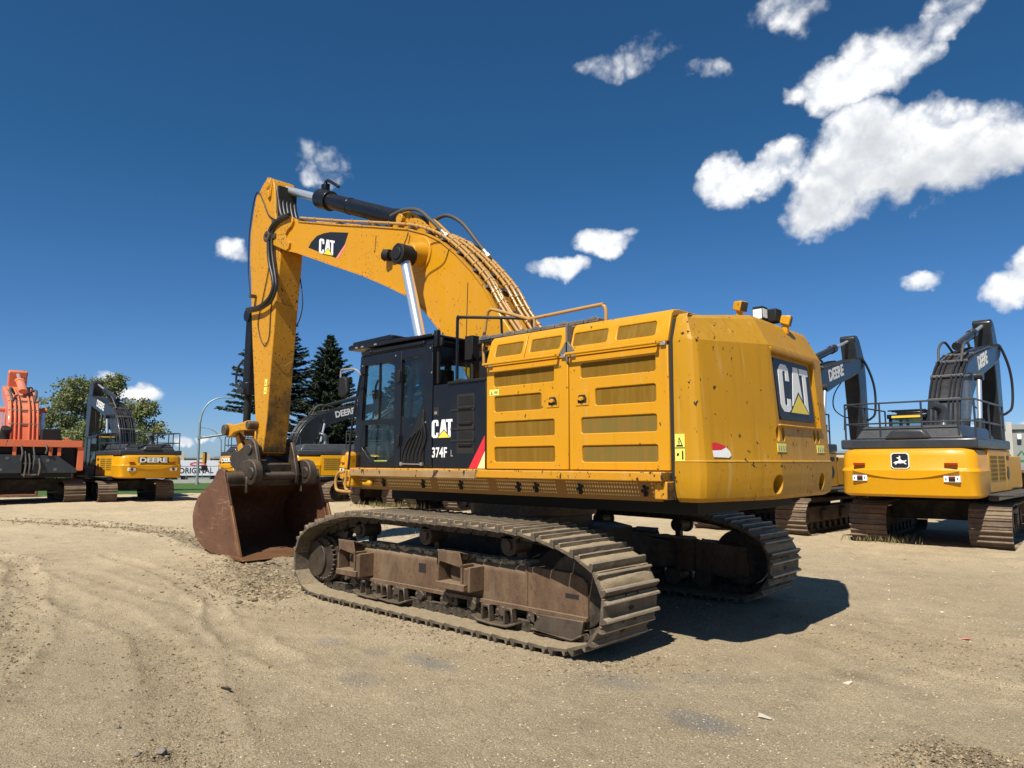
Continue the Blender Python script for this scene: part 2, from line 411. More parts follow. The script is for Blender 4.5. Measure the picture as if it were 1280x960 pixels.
for az, el, hw, hh, dens, roll in CL:
    a, e = R(az), R(el)
    c = Vector((math.cos(e)*math.cos(a), math.cos(e)*math.sin(a), math.sin(e)))
    rt = Vector((math.sin(a), -math.cos(a), 0)); up = rt.cross(c).normalized()
    if up.z < 0: up = -up
    cr, sr = math.cos(R(roll)), math.sin(R(roll)); r2 = rt*cr+up*sr; u2 = up*cr-rt*sr
    src = dd if hw > 1.7 else dd1
    v = t.vmath('SUBTRACT', src, tuple(c))
    x = t.math('MULTIPLY', t.vmath('DOT_PRODUCT', v, tuple(r2)), 1/R(hw))
    y = t.math('MULTIPLY', t.vmath('DOT_PRODUCT', v, tuple(u2)), 1/R(hh))
    rr = t.math('ADD', t.math('MULTIPLY', x, x), t.math('MULTIPLY', y, y))
    z = t.math('MULTIPLY', t.vmath('DOT_PRODUCT', v, tuple(c)), 4)
    g = t.math('MULTIPLY', t.math('SUBTRACT', 1.15, t.math('ADD', rr, t.math('MULTIPLY', z, z)), clamp=True), dens)
    acc = g if acc is None else t.math('MAXIMUM', acc, g)
    if hw > 3.3 and el < 25:
        s_ = t.math('MULTIPLY', t.math('SUBTRACT', 1.0, t.math('ADD', t.math('POWER', t.math('MULTIPLY', x, .8), 2), t.math('POWER', t.math('ADD', y, .55), 2)), clamp=True), 1.)
        shade = s_ if shade is None else t.math('MAXIMUM', shade, s_)
n3 = t.noise(d, 13, 7, .56)
dn_ = t.vmath('ADD', d, t.vmath('MULTIPLY', off, (.12, .12, .12)))
def billow(vec, det):
    return t.math('MULTIPLY', t.math('ABSOLUTE', t.math('SUBTRACT', t.noise(vec, 19, det, .52), .5)), 5.0)
b0 = billow(dn_, 6); b1 = billow(t.vmath('ADD', dn_, (.003, -.003, .011)), 4)
n4 = t.noise(d, 80, 3, .65)
body = t.math('MINIMUM', t.math('MULTIPLY', acc, 1.3), 1.5)
er = t.math('ADD', t.math('ADD', t.math('MULTIPLY', t.math('SUBTRACT', n3, .52), 1.25), t.math('MULTIPLY', t.math('SUBTRACT', b0, .42), .62)), t.math('MULTIPLY', t.math('SUBTRACT', n4, .5), .35))
al = t.math('ADD', body, er)
sm = t.new('ShaderNodeMapRange', interpolation_type='SMOOTHSTEP'); t.val(sm, 0, al)
for i_, v_ in enumerate((.05, 1.25, 0, 1.0)): t.val(sm, i_+1, v_)
alpha = t.math('MULTIPLY', sm.outputs[0], t.ramp(acc, .0, .22, 0, 1))
relief = t.ramp(t.math('ADD', t.math('SUBTRACT', b0, b1), t.math('MULTIPLY', t.math('SUBTRACT', al, 1.1), .35)), -.45, .40, 0, 1)
sh = t.math('MULTIPLY', shade, t.ramp(n3, .35, .60, .35, 1.05), clamp=True)
ccol = t.mix(relief, (8.4, 8.8, 9.4, 1), (12.0, 12.0, 11.9, 1))
ccol = t.mix(t.math('MULTIPLY', sh, .9), ccol, (6.4, 6.7, 7.1, 1))
allc = t.mix(alpha, skyc, ccol)
t.link(allc, bg.inputs[0]); bg.inputs[1].default_value = .07

# ------------------------------------------------------------------ ground
_perm = rng.random((257, 257)); _perm[256] = _perm[0]; _perm[:, 256] = _perm[:, 0]
def vnoise(x, y):
    xi = np.floor(x).astype(int); yi = np.floor(y).astype(int); fx = x-xi; fy = y-yi
    fx = fx*fx*(3-2*fx); fy = fy*fy*(3-2*fy); xi %= 256; yi %= 256
    return ((_perm[xi, yi]*(1-fx)+_perm[xi+1, yi]*fx)*(1-fy)+(_perm[xi, yi+1]*(1-fx)+_perm[xi+1, yi+1]*fx)*fy)-.5
def fbm(x, y, o=4):
    s = 0; a = 1
    for i in range(o): s = s+a*vnoise(x*2**i+17*i, y*2**i+5*i); a *= .5
    return s
def pdist(x, y, pts):
    """distance to polyline and arclength along it"""
    best = np.full(x.shape, 1e9); arc = np.zeros(x.shape); L = 0
    for (ax, ay), (bx, by) in zip(pts[:-1], pts[1:]):
        dx, dy = bx-ax, by-ay; l2 = dx*dx+dy*dy
        k = np.clip(((x-ax)*dx+(y-ay)*dy)/l2, 0, 1)
        q = np.hypot(x-ax-k*dx, y-ay-k*dy); m = q < best
        best = np.where(m, q, best); arc = np.where(m, L+k*math.sqrt(l2), arc); L += math.sqrt(l2)
    return best, arc
RUTS = [(([(-21,-1.94),(-16.9,-.42),(-12.1,.18),(-7.6,-.6),(-4.1,-1.6),(-2.6,-2.5)]), .42, .035, 0, .05),
        (([(-7.3,-4.5),(-3.84,-4.45),(-1.67,-4.53),(-.16,-4.83),(1.06,-5.19),(2.5,-5.65)]), .24, .022, 1, .02),
        (([(-7,-3.6),(-3.5,-3.55),(-1.4,-3.7),(0,-4.1)]), .2, .014, 1, .015),
        (([(-9,-2.6),(-5.5,-2.7),(-3.2,-3.1),(-1.2,-3.9),(.6,-4.1)]), .16, .018, 1, .02),
        (([(-14,-4.5),(-9,-4.0),(-5,-4.9),(-2,-5.6),(0,-6.6)]), .22, .025, 0, .03),
        (([(1.2,9.0),(4.6,9.4),(11,12)]), .3, .03, 1, .02),
        (([(2.0,8.0),(5.5,8.3),(11,10.4)]), .3, .03, 1, .02),
        (([(3.6,.44),(4.8,-.36),(5.9,-.6)]), .28, .02, 1, .02),
        (([(4.2,1.6),(5.4,1.0),(7.5,1.2)]), .3, .02, 1, .02)]
PILES = [(5.68,-2.35,.3,.07),(5.4,-2.62,.2,.04),(1.94,-5.72,.12,.04),(1.9,-5.95,.12,.03),(-5.4,-1.0,.3,.05),(-12,1.2,1.2,.05)]
def height(x, y):
    dist = np.hypot(x-CAM.x, y-CAM.y)
    far = np.clip((dist-46)*.0185, 0, 2.25)
    h = .05*fbm(x*.22, y*.22, 3)+.030*fbm(x*1.3, y*1.3, 4)
    h = h+.013*fbm(x*7, y*7, 4)+.006*fbm(x*31, y*31, 2)
    # calm under the machine
    calm = np.clip(np.maximum(np.abs(x)-2.9, np.abs(y)-2.5)/1.2, 0, 1)
    h = h*(.12+.88*calm)-.008*(1-calm)
    h2 = 0
    for pts, wd, dep, lug, edge in RUTS:
        q, a = pdist(x, y, pts); wob = wd*(1+.6*fbm(x*.9, y*.9, 3))
        core = np.exp(-(q/wob)**4)
        h2 = h2-dep*core+edge*np.exp(-((q-wob*1.25)/(wob*.4))**2)*(.6+1.5*np.abs(fbm(x*3, y*3, 3)))
        if lug: h2 = h2+.013*core*np.sin(a*2*math.pi/.115)*np.clip(.55+1.6*fbm(x*.7+9, y*.7, 2), 0, 1)
        else: h2 = h2+.05*core*(np.abs(fbm(x*5, y*5, 4)))
    for px, py, r, hh in PILES:
        q = np.hypot(x-px, y-py)
        h2 = h2+hh*np.exp(-(q/r)**2)*(.35+2.2*np.abs(fbm(x*11, y*11, 4)))
    return h+h2*np.clip((60-dist)/20, 0, 1)-far
base_az = math.atan2(AZ[1], AZ[0])
ang = np.concatenate([np.linspace(-50, 50, 640), np.linspace(50, 310, 90)[1:-1]])*math.pi/180+base_az
rad = [0.9]
while rad[-1] < 5000:
    r_ = rad[-1]; rad.append(r_*(1.03 if r_ < 3.6 else 1.0052 if r_ < 11 else 1.011 if r_ < 50 else 1.06))
rad = np.array(rad)
GA, GR = np.meshgrid(ang, rad)
GX = CAM.x+GR*np.cos(GA); GY = CAM.y+GR*np.sin(GA); GZ = height(GX, GY)
na, nr = len(ang), len(rad)
V = np.stack([GX, GY, GZ], -1).reshape(-1, 3); V = np.vstack([V, [[CAM.x, CAM.y, float(height(np.array([CAM.x]), np.array([CAM.y]))[0])]]])
i = np.arange(nr-1)[:, None]; j = np.arange(na)[None, :]; jn = (j+1) % na
F = np.stack([i*na+j+0*jn, (i+1)*na+j+0*jn, (i+1)*na+jn, i*na+jn+0*i], -1).reshape(-1, 4)
me = bpy.data.meshes.new('ground'); nF = len(F)
fan = [(na*nr, int(k), int((k+1) % na)) for k in range(na)]
lv = np.concatenate([F.ravel(), np.array(fan).ravel()]).astype(np.int32)
me.vertices.add(len(V)); me.vertices.foreach_set('co', V.ravel().astype(np.float32))
me.loops.add(len(lv)); me.loops.foreach_set('vertex_index', lv)
me.polygons.add(nF+na)
ls = np.concatenate([np.arange(nF)*4, nF*4+np.arange(na)*3]).astype(np.int32); me.polygons.foreach_set('loop_start', ls)
me.polygons.foreach_set('use_smooth', np.ones(nF+na, dtype=bool)); me.update(calc_edges=True); me.validate()
ground = bpy.data.objects.new('ground', me); COL.objects.link(ground); ground['kind'] = 'structure'
def H(x, y): return float(height(np.array([float(x)]), np.array([float(y)]))[0])

m, b, t = mat('gravel_dirt', (.36,.29,.19), .95, 0, .2)
co = t.new('ShaderNodeNewGeometry').outputs['Position']
n_big = t.noise(co, .28, 5, .6, .4); n_mid = t.noise(co, 2.2, 6, .65); n_f = t.noise(co, 60, 5, .7); n_g = t.noise(co, 230, 3, .7)
c = t.mix(t.ramp(n_big, .35, .65), (.50,.392,.240,1), (.66,.525,.328,1))
c = t.mix(t.ramp(n_mid, .48, .70, 0, .55), c, (.30,.228,.135,1))
c = t.mix(t.ramp(n_f, .42, .66, 0, .75), c, (.215,.163,.098,1))
c = t.mix(t.ramp(n_g, .52, .68, 0, .75), c, (.64,.54,.385,1))
c = t.mix(t.ramp(t.noise(co, 26, 4, .7), .52, .66, 0, .5), c, (.52,.43,.29,1))
c = t.mix(t.ramp(t.noise(co, 110, 2, .5), .58, .66, 0, .8), c, (.12,.092,.062,1))
# bluish spilled aggregate and damp churned soil, both in their own places
sx = t.new('ShaderNodeSeparateXYZ'); t.link(co, sx.inputs[0])
def spot(cx, cy, rx, ry, amt):
    q = t.math('ADD', t.math('POWER', t.math('MULTIPLY', t.math('SUBTRACT', sx.outputs[0], cx), 1/rx), 2), t.math('POWER', t.math('MULTIPLY', t.math('SUBTRACT', sx.outputs[1], cy), 1/ry), 2))
    k = t.math('SUBTRACT', 1, q, clamp=True)
    return t.math('MULTIPLY', t.math('MULTIPLY', k, t.ramp(n_f, .35, .6, .3, 1)), amt)
BL = [(4.13,-2.82,.4,.22,.8),(3.1,-2.43,.4,.25,.6),(1.5,-3.15,.45,.2,.7),(.86,-3.29,.2,.15,.6),(3.6,-1.9,.3,.2,.4),(1.51,-3.93,.3,.2,.5),(.2,-3.4,.25,.2,.5)]
acc = None
for q in BL:
    k = spot(*q); acc = k if acc is None else t.math('MAXIMUM', acc, k)
c = t.mix(acc, c, (.19,.20,.215,1))
DK = [(-5.6,-.9,2.6,.5,.85),(-8.5,1.0,3,.6,.55),(-7.4,-.7,2.8,.5,.95),(-4.2,-1.5,1.6,.55,.95),(-10.5,-.1,2.4,.4,.8),(5.66,-2.35,.45,.28,.8),(4.55,-.9,.3,.2,.6),(1.94,-5.75,.15,.12,.8),(-13,.1,4,.5,.5),(-3.0,-2.3,.9,.3,.5)]
acc = None
for q in DK:
    k = spot(*q); acc = k if acc is None else t.math('MAXIMUM', acc, k)
c = t.mix(acc, c, (.115,.09,.065,1))
# mown grass beyond the yard, then the paved street
g1 = t.math('SUBTRACT', t.math('MULTIPLY', sx.outputs[0], -.68607), t.math('MULTIPLY', sx.outputs[1], -.72753))
dv = t.new('ShaderNodeVectorMath', operation='DISTANCE'); t.link(co, dv.inputs[0]); dv.inputs[1].default_value = (CAM.x, CAM.y, 0)
edge = t.math('ADD', dv.outputs['Value'], t.math('MULTIPLY', t.math('SUBTRACT', t.noise(co, .5, 4, .6), .5), 3.0))
gk = t.ramp(edge, 48.0, 48.6, 0, 1)
gc = t.mix(t.noise(co, .25, 6, .7), (.040,.085,.018,1), (.085,.145,.035,1))
c = t.mix(gk, c, gc)
rk = t.ramp(dv.outputs['Value'], 122, 122.6, 0, 1)
c = t.mix(rk, c, (.20,.20,.195,1))
c = t.mix(t.ramp(dv.outputs['Value'], 200, 202, 0, 1), c, (.06,.10,.035,1))
t.link(c, b.inputs['Base Color'])
near = t.ramp(dv.outputs['Value'], 5, 40, 1, .35)
hb = t.math('ADD', t.math('MULTIPLY', n_f, .6), t.math('ADD', t.math('MULTIPLY', n_g, .25), t.math('MULTIPLY', n_mid, 1.2)))
bp = t.bump(hb, 1.0, .05); t.link(near, bp.node.inputs['Strength'])
t.link(bp, b.inputs['Normal'])
me.materials.append(m)

# loose stones: one scatter mesh of individually shaped pebbles
def stones(name, n, rmin, rmax, smin, smax, seed, mats, power=1.6, spread=44):
    rg = np.random.default_rng(seed); MBv = MB(); 
    base = [(1,0,0),(-1,0,0),(0,1,0),(0,-1,0),(0,0,1),(0,0,-1)]
    top = [(0,2,4),(2,1,4),(1,3,4),(3,0,4),(2,0,5),(1,2,5),(3,1,5),(0,3,5)]
    r = rmin*(rmax/rmin)**(rg.random(n)**.9); a = base_az+R(spread)*(rg.random(n)*2-1)
    x = CAM.x+r*np.cos(a); y = CAM.y+r*np.sin(a)
    den = fbm(x*.8+40, y*.8, 3)
    keep = (den > -.28+.35*rg.random(n)-.25) 
    x, y, r = x[keep], y[keep], r[keep]; z = height(x, y); k = len(x)
    s = smin*(smax/smin)**(rg.random(k)**power)
    Bv = np.array(base)[None]*(.55+.75*rg.random((k, 6, 1)))
    Bv = Bv*np.stack([1+.5*rg.random(k), .7+.3*rg.random(k), .45+.35*rg.random(k)], -1)[:, None, :]
    th = rg.random(k)*6.28; cs, sn = np.cos(th), np.sin(th)
    X = Bv[:, :, 0]*cs[:, None]-Bv[:, :, 1]*sn[:, None]; Y = Bv[:, :, 0]*sn[:, None]+Bv[:, :, 1]*cs[:, None]
    P = np.stack([X, Y, Bv[:, :, 2]], -1)*s[:, None, None]+np.stack([x, y, z+s*.12], -1)[:, None, :]
    Fc = (np.array(top)[None]+(np.arange(k)*6)[:, None, None]).reshape(-1, 3)
    me = bpy.data.meshes.new(name); me.from_pydata(P.reshape(-1, 3).tolist(), [], Fc.tolist())
    for mm in mats: me.materials.append(mm)
    me.polygons.foreach_set('material_index', np.repeat(rg.integers(0, len(mats), k), 8).astype(np.int32))
    o = bpy.data.objects.new(name, me); COL.objects.link(o); return o
pm = [mat('pebble_'+n, c, .9, 0, .2)[0] for n, c in (('tan', (.40,.32,.21)), ('pale', (.56,.48,.35)), ('brown', (.25,.19,.12)), ('tan_light', (.46,.37,.25)), ('soil', (.22,.165,.10)), ('brown_two', (.30,.23,.145)), ('grey', (.30,.28,.25)), ('dust', (.36,.29,.19)))]
tag(stones('gravel', 90000, 3.3, 16, .0024, .011, 3, pm, 2.6), kind='stuff')
tag(stones('gravel', 14000, 9, 40, .006, .024, 5, pm, 2.6), kind='stuff')

def clods(seed, n, pts, wd, smin, smax, mats):
    rg = np.random.default_rng(seed); seg = rg.integers(0, len(pts)-1, n); P = np.array(pts); k = rg.random(n)
    c = P[seg]+(P[seg+1]-P[seg])*k[:, None]+rg.normal(0, wd, (n, 2)); x, y = c[:, 0], c[:, 1]; z = height(x, y)
    s = smin*(smax/smin)**(rg.random(n)**2.2)
    base = np.array([(1,0,0),(-1,0,0),(0,1,0),(0,-1,0),(0,0,1),(0,0,-1)]); top = np.array([(0,2,4),(2,1,4),(1,3,4),(3,0,4),(2,0,5),(1,2,5),(3,1,5),(0,3,5)])
    Bv = base[None]*(.5+.8*rg.random((n, 6, 1)))*np.array([1.2,.95,.6]); th = rg.random(n)*6.28; cs, sn = np.cos(th), np.sin(th)
    X = Bv[:, :, 0]*cs[:, None]-Bv[:, :, 1]*sn[:, None]; Y = Bv[:, :, 0]*sn[:, None]+Bv[:, :, 1]*cs[:, None]
    V = np.stack([X, Y, Bv[:, :, 2]], -1)*s[:, None, None]+np.stack([x, y, z+s*.1], -1)[:, None, :]
    me = bpy.data.meshes.new('loose_soil'); me.from_pydata(V.reshape(-1, 3).tolist(), [], (top[None]+(np.arange(n)*6)[:, None, None]).reshape(-1, 3).tolist())
    for mm in mats: me.materials.append(mm)
    me.polygons.foreach_set('material_index', np.repeat(rg.integers(0, len(mats), n), 8).astype(np.int32))
    o = bpy.data.objects.new('loose_soil', me); COL.objects.link(o); tag(o, kind='stuff')
cm = [mat('clod_'+n, c, .95, 0, .2)[0] for n, c in (('a', (.24,.18,.11)), ('b', (.13,.098,.06)), ('c', (.31,.24,.15)))]
clods(21, 9000, RUTS[0][0], .34, .008, .05, cm)
clods(22, 2600, [(5.9,-2.25),(5.6,-2.4),(5.35,-2.65)], .12, .003, .020, cm)
clods(23, 700, [(1.9,-5.65),(1.95,-5.95)], .07, .003, .014, cm)
clods(24, 3200, RUTS[1][0][2:], .30, .004, .018, cm)
clods(28, 3000, RUTS[4][0] if len(RUTS[4][0]) > 4 else RUTS[3][0], .25, .005, .024, cm)
clods(25, 2600, [(-2.6,-2.9),(0,-2.45),(2.6,-2.5),(3.2,-1.6)], .22, .005, .022, cm)
clods(26, 2600, [(-6.4,-1.6),(-4.4,-2.4),(-2.9,-2.6)], .4, .006, .03, cm)
clods(27, 2600, [(3.9,1.2),(5.2,.2),(6.0,.9)], .5, .004, .018, cm)
# ------------------------------------------------------------------ the big yellow excavator
EX = thing('excavator', 'largest yellow excavator, with black cab, CAT badge on its tall counterweight and rust-brown bucket', 'excavator')
X_, Y_, Z_ = (1,0,0), (0,1,0), (0,0,1)
SIDE = dict(u=X_, v=Z_, n=(0,-1,0))

# ---- crawler tracks
PATH = [(-2.1,.075),(-1.2,.07),(0,.07),(1.2,.07),(2.25,.07),(2.50,.11),(2.66,.20),(2.77,.33),(2.81,.5),(2.80,.66),(2.73,.80),(2.60,.905),
        (2.42,.965),(2.2,1.03),(2.0,1.07),(1.73,1.11),(1.45,1.125),(.96,1.135),(.49,1.14),(0,1.145),(-.48,1.15),(-.9,1.155),(-1.22,1.15),
        (-1.5,1.115),(-1.72,1.07),(-1.96,1.01),(-2.29,.905),(-2.46,.77),(-2.555,.58),(-2.53,.33),(-2.37,.14)]
def resample(pts, n):
    P = [Vector(p) for p in pts]+[Vector(pts[0])]
    L = [0]
    for a_, b_ in zip(P[:-1], P[1:]): L.append(L[-1]+(b_-a_).length)
    out = []
    for k in range(n):
        s = L[-1]*k/n; i_ = max(j_ for j_ in range(len(L)-1) if L[j_] <= s)
        out.append(P[i_].lerp(P[i_+1], (s-L[i_])/(L[i_+1]-L[i_])))
    return out
NS = 47
def shoe_mesh(pitch, wd, t0=.026, dirty=False):
    s = MB(); h = pitch/2
    if dirty:
        s.mi = 4; rg = random.Random(3); ny = 14; rows = []
        for x0, x1 in ((-h+.05,.045),(.08,h-.02)):
            vs = []
            for a_ in range(5):
                for b_ in range(ny):
                    fx, fy = a_/4, b_/(ny-1); e = math.sin(math.pi*fx)**.5*math.sin(math.pi*fy)**.35
                    vs.append((x0+(x1-x0)*fx, (fy-.5)*(wd-.03), t0-.002+.030*e*rg.uniform(.35,1.15)))
            s.add(vs, [(a_*ny+b_, (a_+1)*ny+b_, (a_+1)*ny+b_+1, a_*ny+b_+1) for a_ in range(4) for b_ in range(ny-1)])
        s.mi = 0
    # plate with rolled leading edge, two grousers outward (+z is outward)
    prof = [(-h-.012,-.012),(h-.02,0),(h-.02,t0),(.084,t0),(.074,.056),(.066,.062),(.052,.062),(.040,t0),(-h+.054,t0),(-h+.042,.062),(-h+.034,.068),(-h+.014,.068),(-h-.004,t0)]
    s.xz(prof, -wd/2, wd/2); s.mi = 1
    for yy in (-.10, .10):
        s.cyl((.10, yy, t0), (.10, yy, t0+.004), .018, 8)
    s.poly([(.022*math.cos(q), .045*math.sin(q)) for q in [k*math.pi/6 for k in range(12)]], (-.03,0,t0+.001), X_, Y_, Z_, .003)  # dark discs and oval stand in for the shade inside holes
    s.mi = 3
    s.box(-h+.014, -h+.036, -wd/2+.004, wd/2-.004, .066, .0705); s.box(.051, .067, -wd/2+.004, wd/2-.004, .060, .0645)
    s.mi = 2
    # link rails on the inside
    for yy in (-.10, .10):
        s.box(-h-.02, h+.02, yy-.03, yy+.03, -.115, 0)
    s.cyl((-h, -.14, -.06), (-h, .14, -.06), .035, 10)
    return s
def crawler(parent, yc, mirror, label=None):
    tr = bpy.data.objects.new('crawler_track', None); COL.objects.link(tr); tr.parent = parent; tr.location = (0, yc, 0)
    if label: tr['label'] = label
    pts = resample(PATH, NS); pitch = sum((pts[i_]-pts[i_-1]).length for i_ in range(NS))/NS
    first = None
    for k in range(NS):
        a_, b_ = pts[k], pts[(k+1) % NS]; mid = (a_+b_)/2; dv_ = (b_-a_).normalized()
        if first is None:
            global SHOE, SHOE_DIRTY
            if SHOE is None:
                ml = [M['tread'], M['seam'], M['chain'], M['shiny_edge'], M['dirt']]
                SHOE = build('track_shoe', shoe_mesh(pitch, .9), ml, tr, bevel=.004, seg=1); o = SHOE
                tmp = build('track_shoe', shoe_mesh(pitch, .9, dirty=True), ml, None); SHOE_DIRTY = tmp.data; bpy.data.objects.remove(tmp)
            else: o = SHOE.copy(); COL.objects.link(o)
            first = o
        else:
            o = first.copy(); COL.objects.link(o)
        o.parent = tr
        # local x along travel, local z outward
        out = Vector((dv_.y, -dv_.x))
        mt = Matrix(((dv_.x, 0, out.x), (0, 1, 0), (dv_.y, 0, out.y))).to_4x4()
        o.matrix_local = Matrix.Translation((mid.x, 0, mid.y)) @ mt @ Matrix.Rotation(R(random.uniform(-.8,.8)), 4, 'Y')
        o.data = SHOE_DIRTY if out.y > .45 and mid.y > .6 else SHOE.data
    o_ = -1 if not mirror else 1   # outer side sign
    def Y(v): return o_*v
    f = MB()
    def bx(x0,x1,y0,y1,z0,z1): f.box(x0,x1,*sorted((Y(y0),Y(y1))),z0,z1)
    def pz(p,y0,y1): f.xz(p,*sorted((Y(y0),Y(y1))))
    sec = [(.12,.33),(.12,.64),(.112,.68),(.09,.715),(.05,.74),(-.02,.755),(-.20,.755),(-.20,.33)]
    f.yz([(o_*a_, b_) for a_, b_ in sec], -1.62, 1.57)
    sec = [(.12,.33),(.12,.66),(.108,.70),(.07,.73),(-.08,.735),(-.20,.735),(-.20,.33)]
    f.hexa([(1.6,Y(-.14),.33),(2.39,Y(-.14),.33),(2.39,Y(.118),.33),(1.6,Y(.118),.33),(1.6,Y(-.14),.74),(2.36,Y(-.14),.70),(2.36,Y(.09),.70),(1.6,Y(.09),.74)])
    f.xz([(1.6,.33),(2.39,.33),(2.39,.64),(2.34,.70),(2.2,.735),(1.6,.745)], *sorted((Y(.06), Y(.119))))
    bx(-1.65,2.40,.12,.16,.295,.335)
    bx(1.57,1.60,.10,.128,.33,.75)
    f.mi = 1
    rgd = random.Random(4)
    for k in range(150):
        x = -1.5+3.0*rgd.random(); q = rgd.uniform(.012,.034); yy = Y(rgd.uniform(-.05,.085)); zz = .765-max(0,abs(yy)-.04)*.5
        f.poly([(q*1.3*math.cos(v_)*rgd.uniform(.7,1.2), q*math.sin(v_)*rgd.uniform(.7,1.2)) for v_ in (0,1.1,2.2,3.3,4.3,5.3)], (x,yy,zz-.02), X_, Y_, Z_, q*.6+.02)
    pz([(-1.58,.74),(-1.4,.775),(-.7,.77),(0,.785),(.8,.77),(1.5,.785),(1.55,.74)], -.16, .03)
    f.mi = 2
    for (x0, x1, z0, z1) in ((-.20,-.065,.505,.615),(2.11,2.28,.49,.535)): 
        f.box(x0, x1, *sorted((Y(.12), Y(.123))), z0, z1)
    fr = build('track_frame', f, [M['frame_rust'], M['dirt'], M['seam']], tr, bevel=.018)
    g = MB(); g.xz([(1.72,.29),(1.73,.13),(1.78,.105),(2.24,.10),(2.34,.16),(2.37,.30)], *sorted((Y(.12), Y(.17)))); g.sheet([(1.70,.128),(1.78,.098),(2.24,.093),(2.36,.155)], *sorted((Y(.10), Y(.20))), t=.02)
    g.box(1.72, 2.38, *sorted((Y(-.1), Y(.10))), .27, .34)
    build('frame_guard', g, M['steel_worn'], tr, bevel=.02)
    # step brackets on the frame
    for x0, x1, zt, zb in ((-1.70,-1.33,.80,.37),(.34,.74,.83,.43)):
        s = MB()
        s.xz([(x0,zt),(x1-.02,zt),(x1+.03,zt-.13),(x1+.03,zt-.17),(x0+.05,zt-.12),(x0+.03,zt-.17),(x0,zt-.17)], *sorted((Y(.28), Y(.30))))
        s.box(x0, x0+.03, *sorted((Y(.12), Y(.30))), zb, zt)
        s.box(x0, x1+.08, *sorted((Y(.12), Y(.32))), zb-.02, zb+.055)
        s.box(x1, x1+.03, *sorted((Y(.12), Y(.30))), zb, zt-.13)
        s.box(x1+.16, x1+.20, *sorted((Y(.12), Y(.34))), zb-.01, zt-.14)
        s.box(x1+.03, x1+.16, *sorted((Y(.12), Y(.28))), zb+.05, zt-.17)
        s.hexa([(x0,Y(.30),zt-.004),(x1,Y(.30),zt-.004),(x1,Y(.12),zt-.06),(x0,Y(.12),zt-.06),(x0,Y(.30),zt+.012),(x1,Y(.30),zt+.012),(x1,Y(.12),zt-.04),(x0,Y(.12),zt-.04)])
        s.cyl((x0+.2, Y(.12), zb+.14), (x0+.2, Y(.17), zb+.14), .11, 14)
        build('step_bracket', s, M['frame_rust'], tr, bevel=.008)
    # sprocket with its flat hub cover
    s = MB(); n = 21
    pr = []
    for k in range(n):
        for rr_, da in ((.365,-.36),(.425,-.17),(.425,.17),(.365,.36)):
            a_ = (k+da)*2*math.pi/n; pr.append((-2.12+rr_*math.cos(a_), .55+rr_*math.sin(a_)))
    s.xz(pr, -.05, .05)
    sp_ = build('sprocket', s, M['steel_worn'], tr, bevel=.006)
    hub = MB(); hub.cyl((-2.14,Y(-.16),.50), (-2.14,Y(.17),.50), .30, 40); hub.cyl((-2.22,Y(.17),.50), (-2.22,Y(.20),.50), .27, 40)
    hub.cyl((-2.36,Y(.12),.485), (-2.36,Y(.235),.485), .245, 40)
    for k in range(26):
        a_ = k*2*math.pi/26; hub.cyl((-2.2+.275*math.cos(a_), Y(.16), .495+.275*math.sin(a_)), (-2.2+.275*math.cos(a_), Y(.225), .495+.275*math.sin(a_)), .021, 6)
    build('final_drive', hub, M['linkage'], tr, bevel=.006, seg=1)
    s = MB(); s.cyl((2.24,-.09,.56), (2.24,.055,.56), .37, 40)
    for zz in (.46, .64): s.cyl((2.38,Y(.02),zz), (2.46,Y(.08),zz), .025, 8)
    build('idler_wheel', s, M['chain'], tr, bevel=.01)
    for xx, zz in ((-1.45,.935),(-.08,.955),(1.32,.945)):
        s = MB(); s.cyl((xx,Y(-.17),zz), (xx,Y(.13),zz), .095, 24); s.ring((xx,Y(.08),zz), (xx,Y(.13),zz), .115, .08, 24); s.cyl((xx,Y(.13),zz), (xx,Y(.16),zz), .06, 16)
        s.box(xx-.04, xx+.04, *sorted((Y(-.14), Y(-.05))), .70, zz)
        build('carrier_roller', s, M['linkage'], tr, bevel=.006, seg=1)
    for k in range(8):
        xx = -1.50+k*.46
        s = MB(); s.cyl((xx,Y(-.2),.235), (xx,Y(.06),.235), .13, 24); s.cyl((xx,Y(.06),.235), (xx,Y(.115),.235), .15, 24)
        s.cyl((xx,Y(.11),.245), (xx,Y(.17),.245), .055, 14)
        s.box(xx-.09, xx+.09, *sorted((Y(.10), Y(.155))), .225, .31)
        for q in (-.065, .065): s.cyl((xx+q,Y(.155),.25), (xx+q,Y(.175),.25), .022, 6)
        build('track_roller', s, M['steel_worn'], tr, bevel=.006, seg=1)
    for x0 in (-1.30, -.84, .98):
        s = MB(); yy = sorted((Y(.14), Y(.21)))
        for q in (0, .34):
            s.xz([(x0+q,.30),(x0+q+.12,.30),(x0+q+.15,.13),(x0+q+.13,.13),(x0+q+.10,.27),(x0+q+.03,.27),(x0+q+.03,.13),(x0+q,.13)], *yy)
        s.sheet([(x0-.12,.155),(x0-.02,.115),(x0+.2,.10),(x0+.42,.105),(x0+.55,.15)], *sorted((Y(.10), Y(.25))), t=.022)
        build('track_guide', s, M['steel_worn'], tr, bevel=.006, seg=1)
    return tr
SHOE = SHOE_DIRTY = None
crawler(EX, -1.775, False)
crawler(EX, 1.775, True)

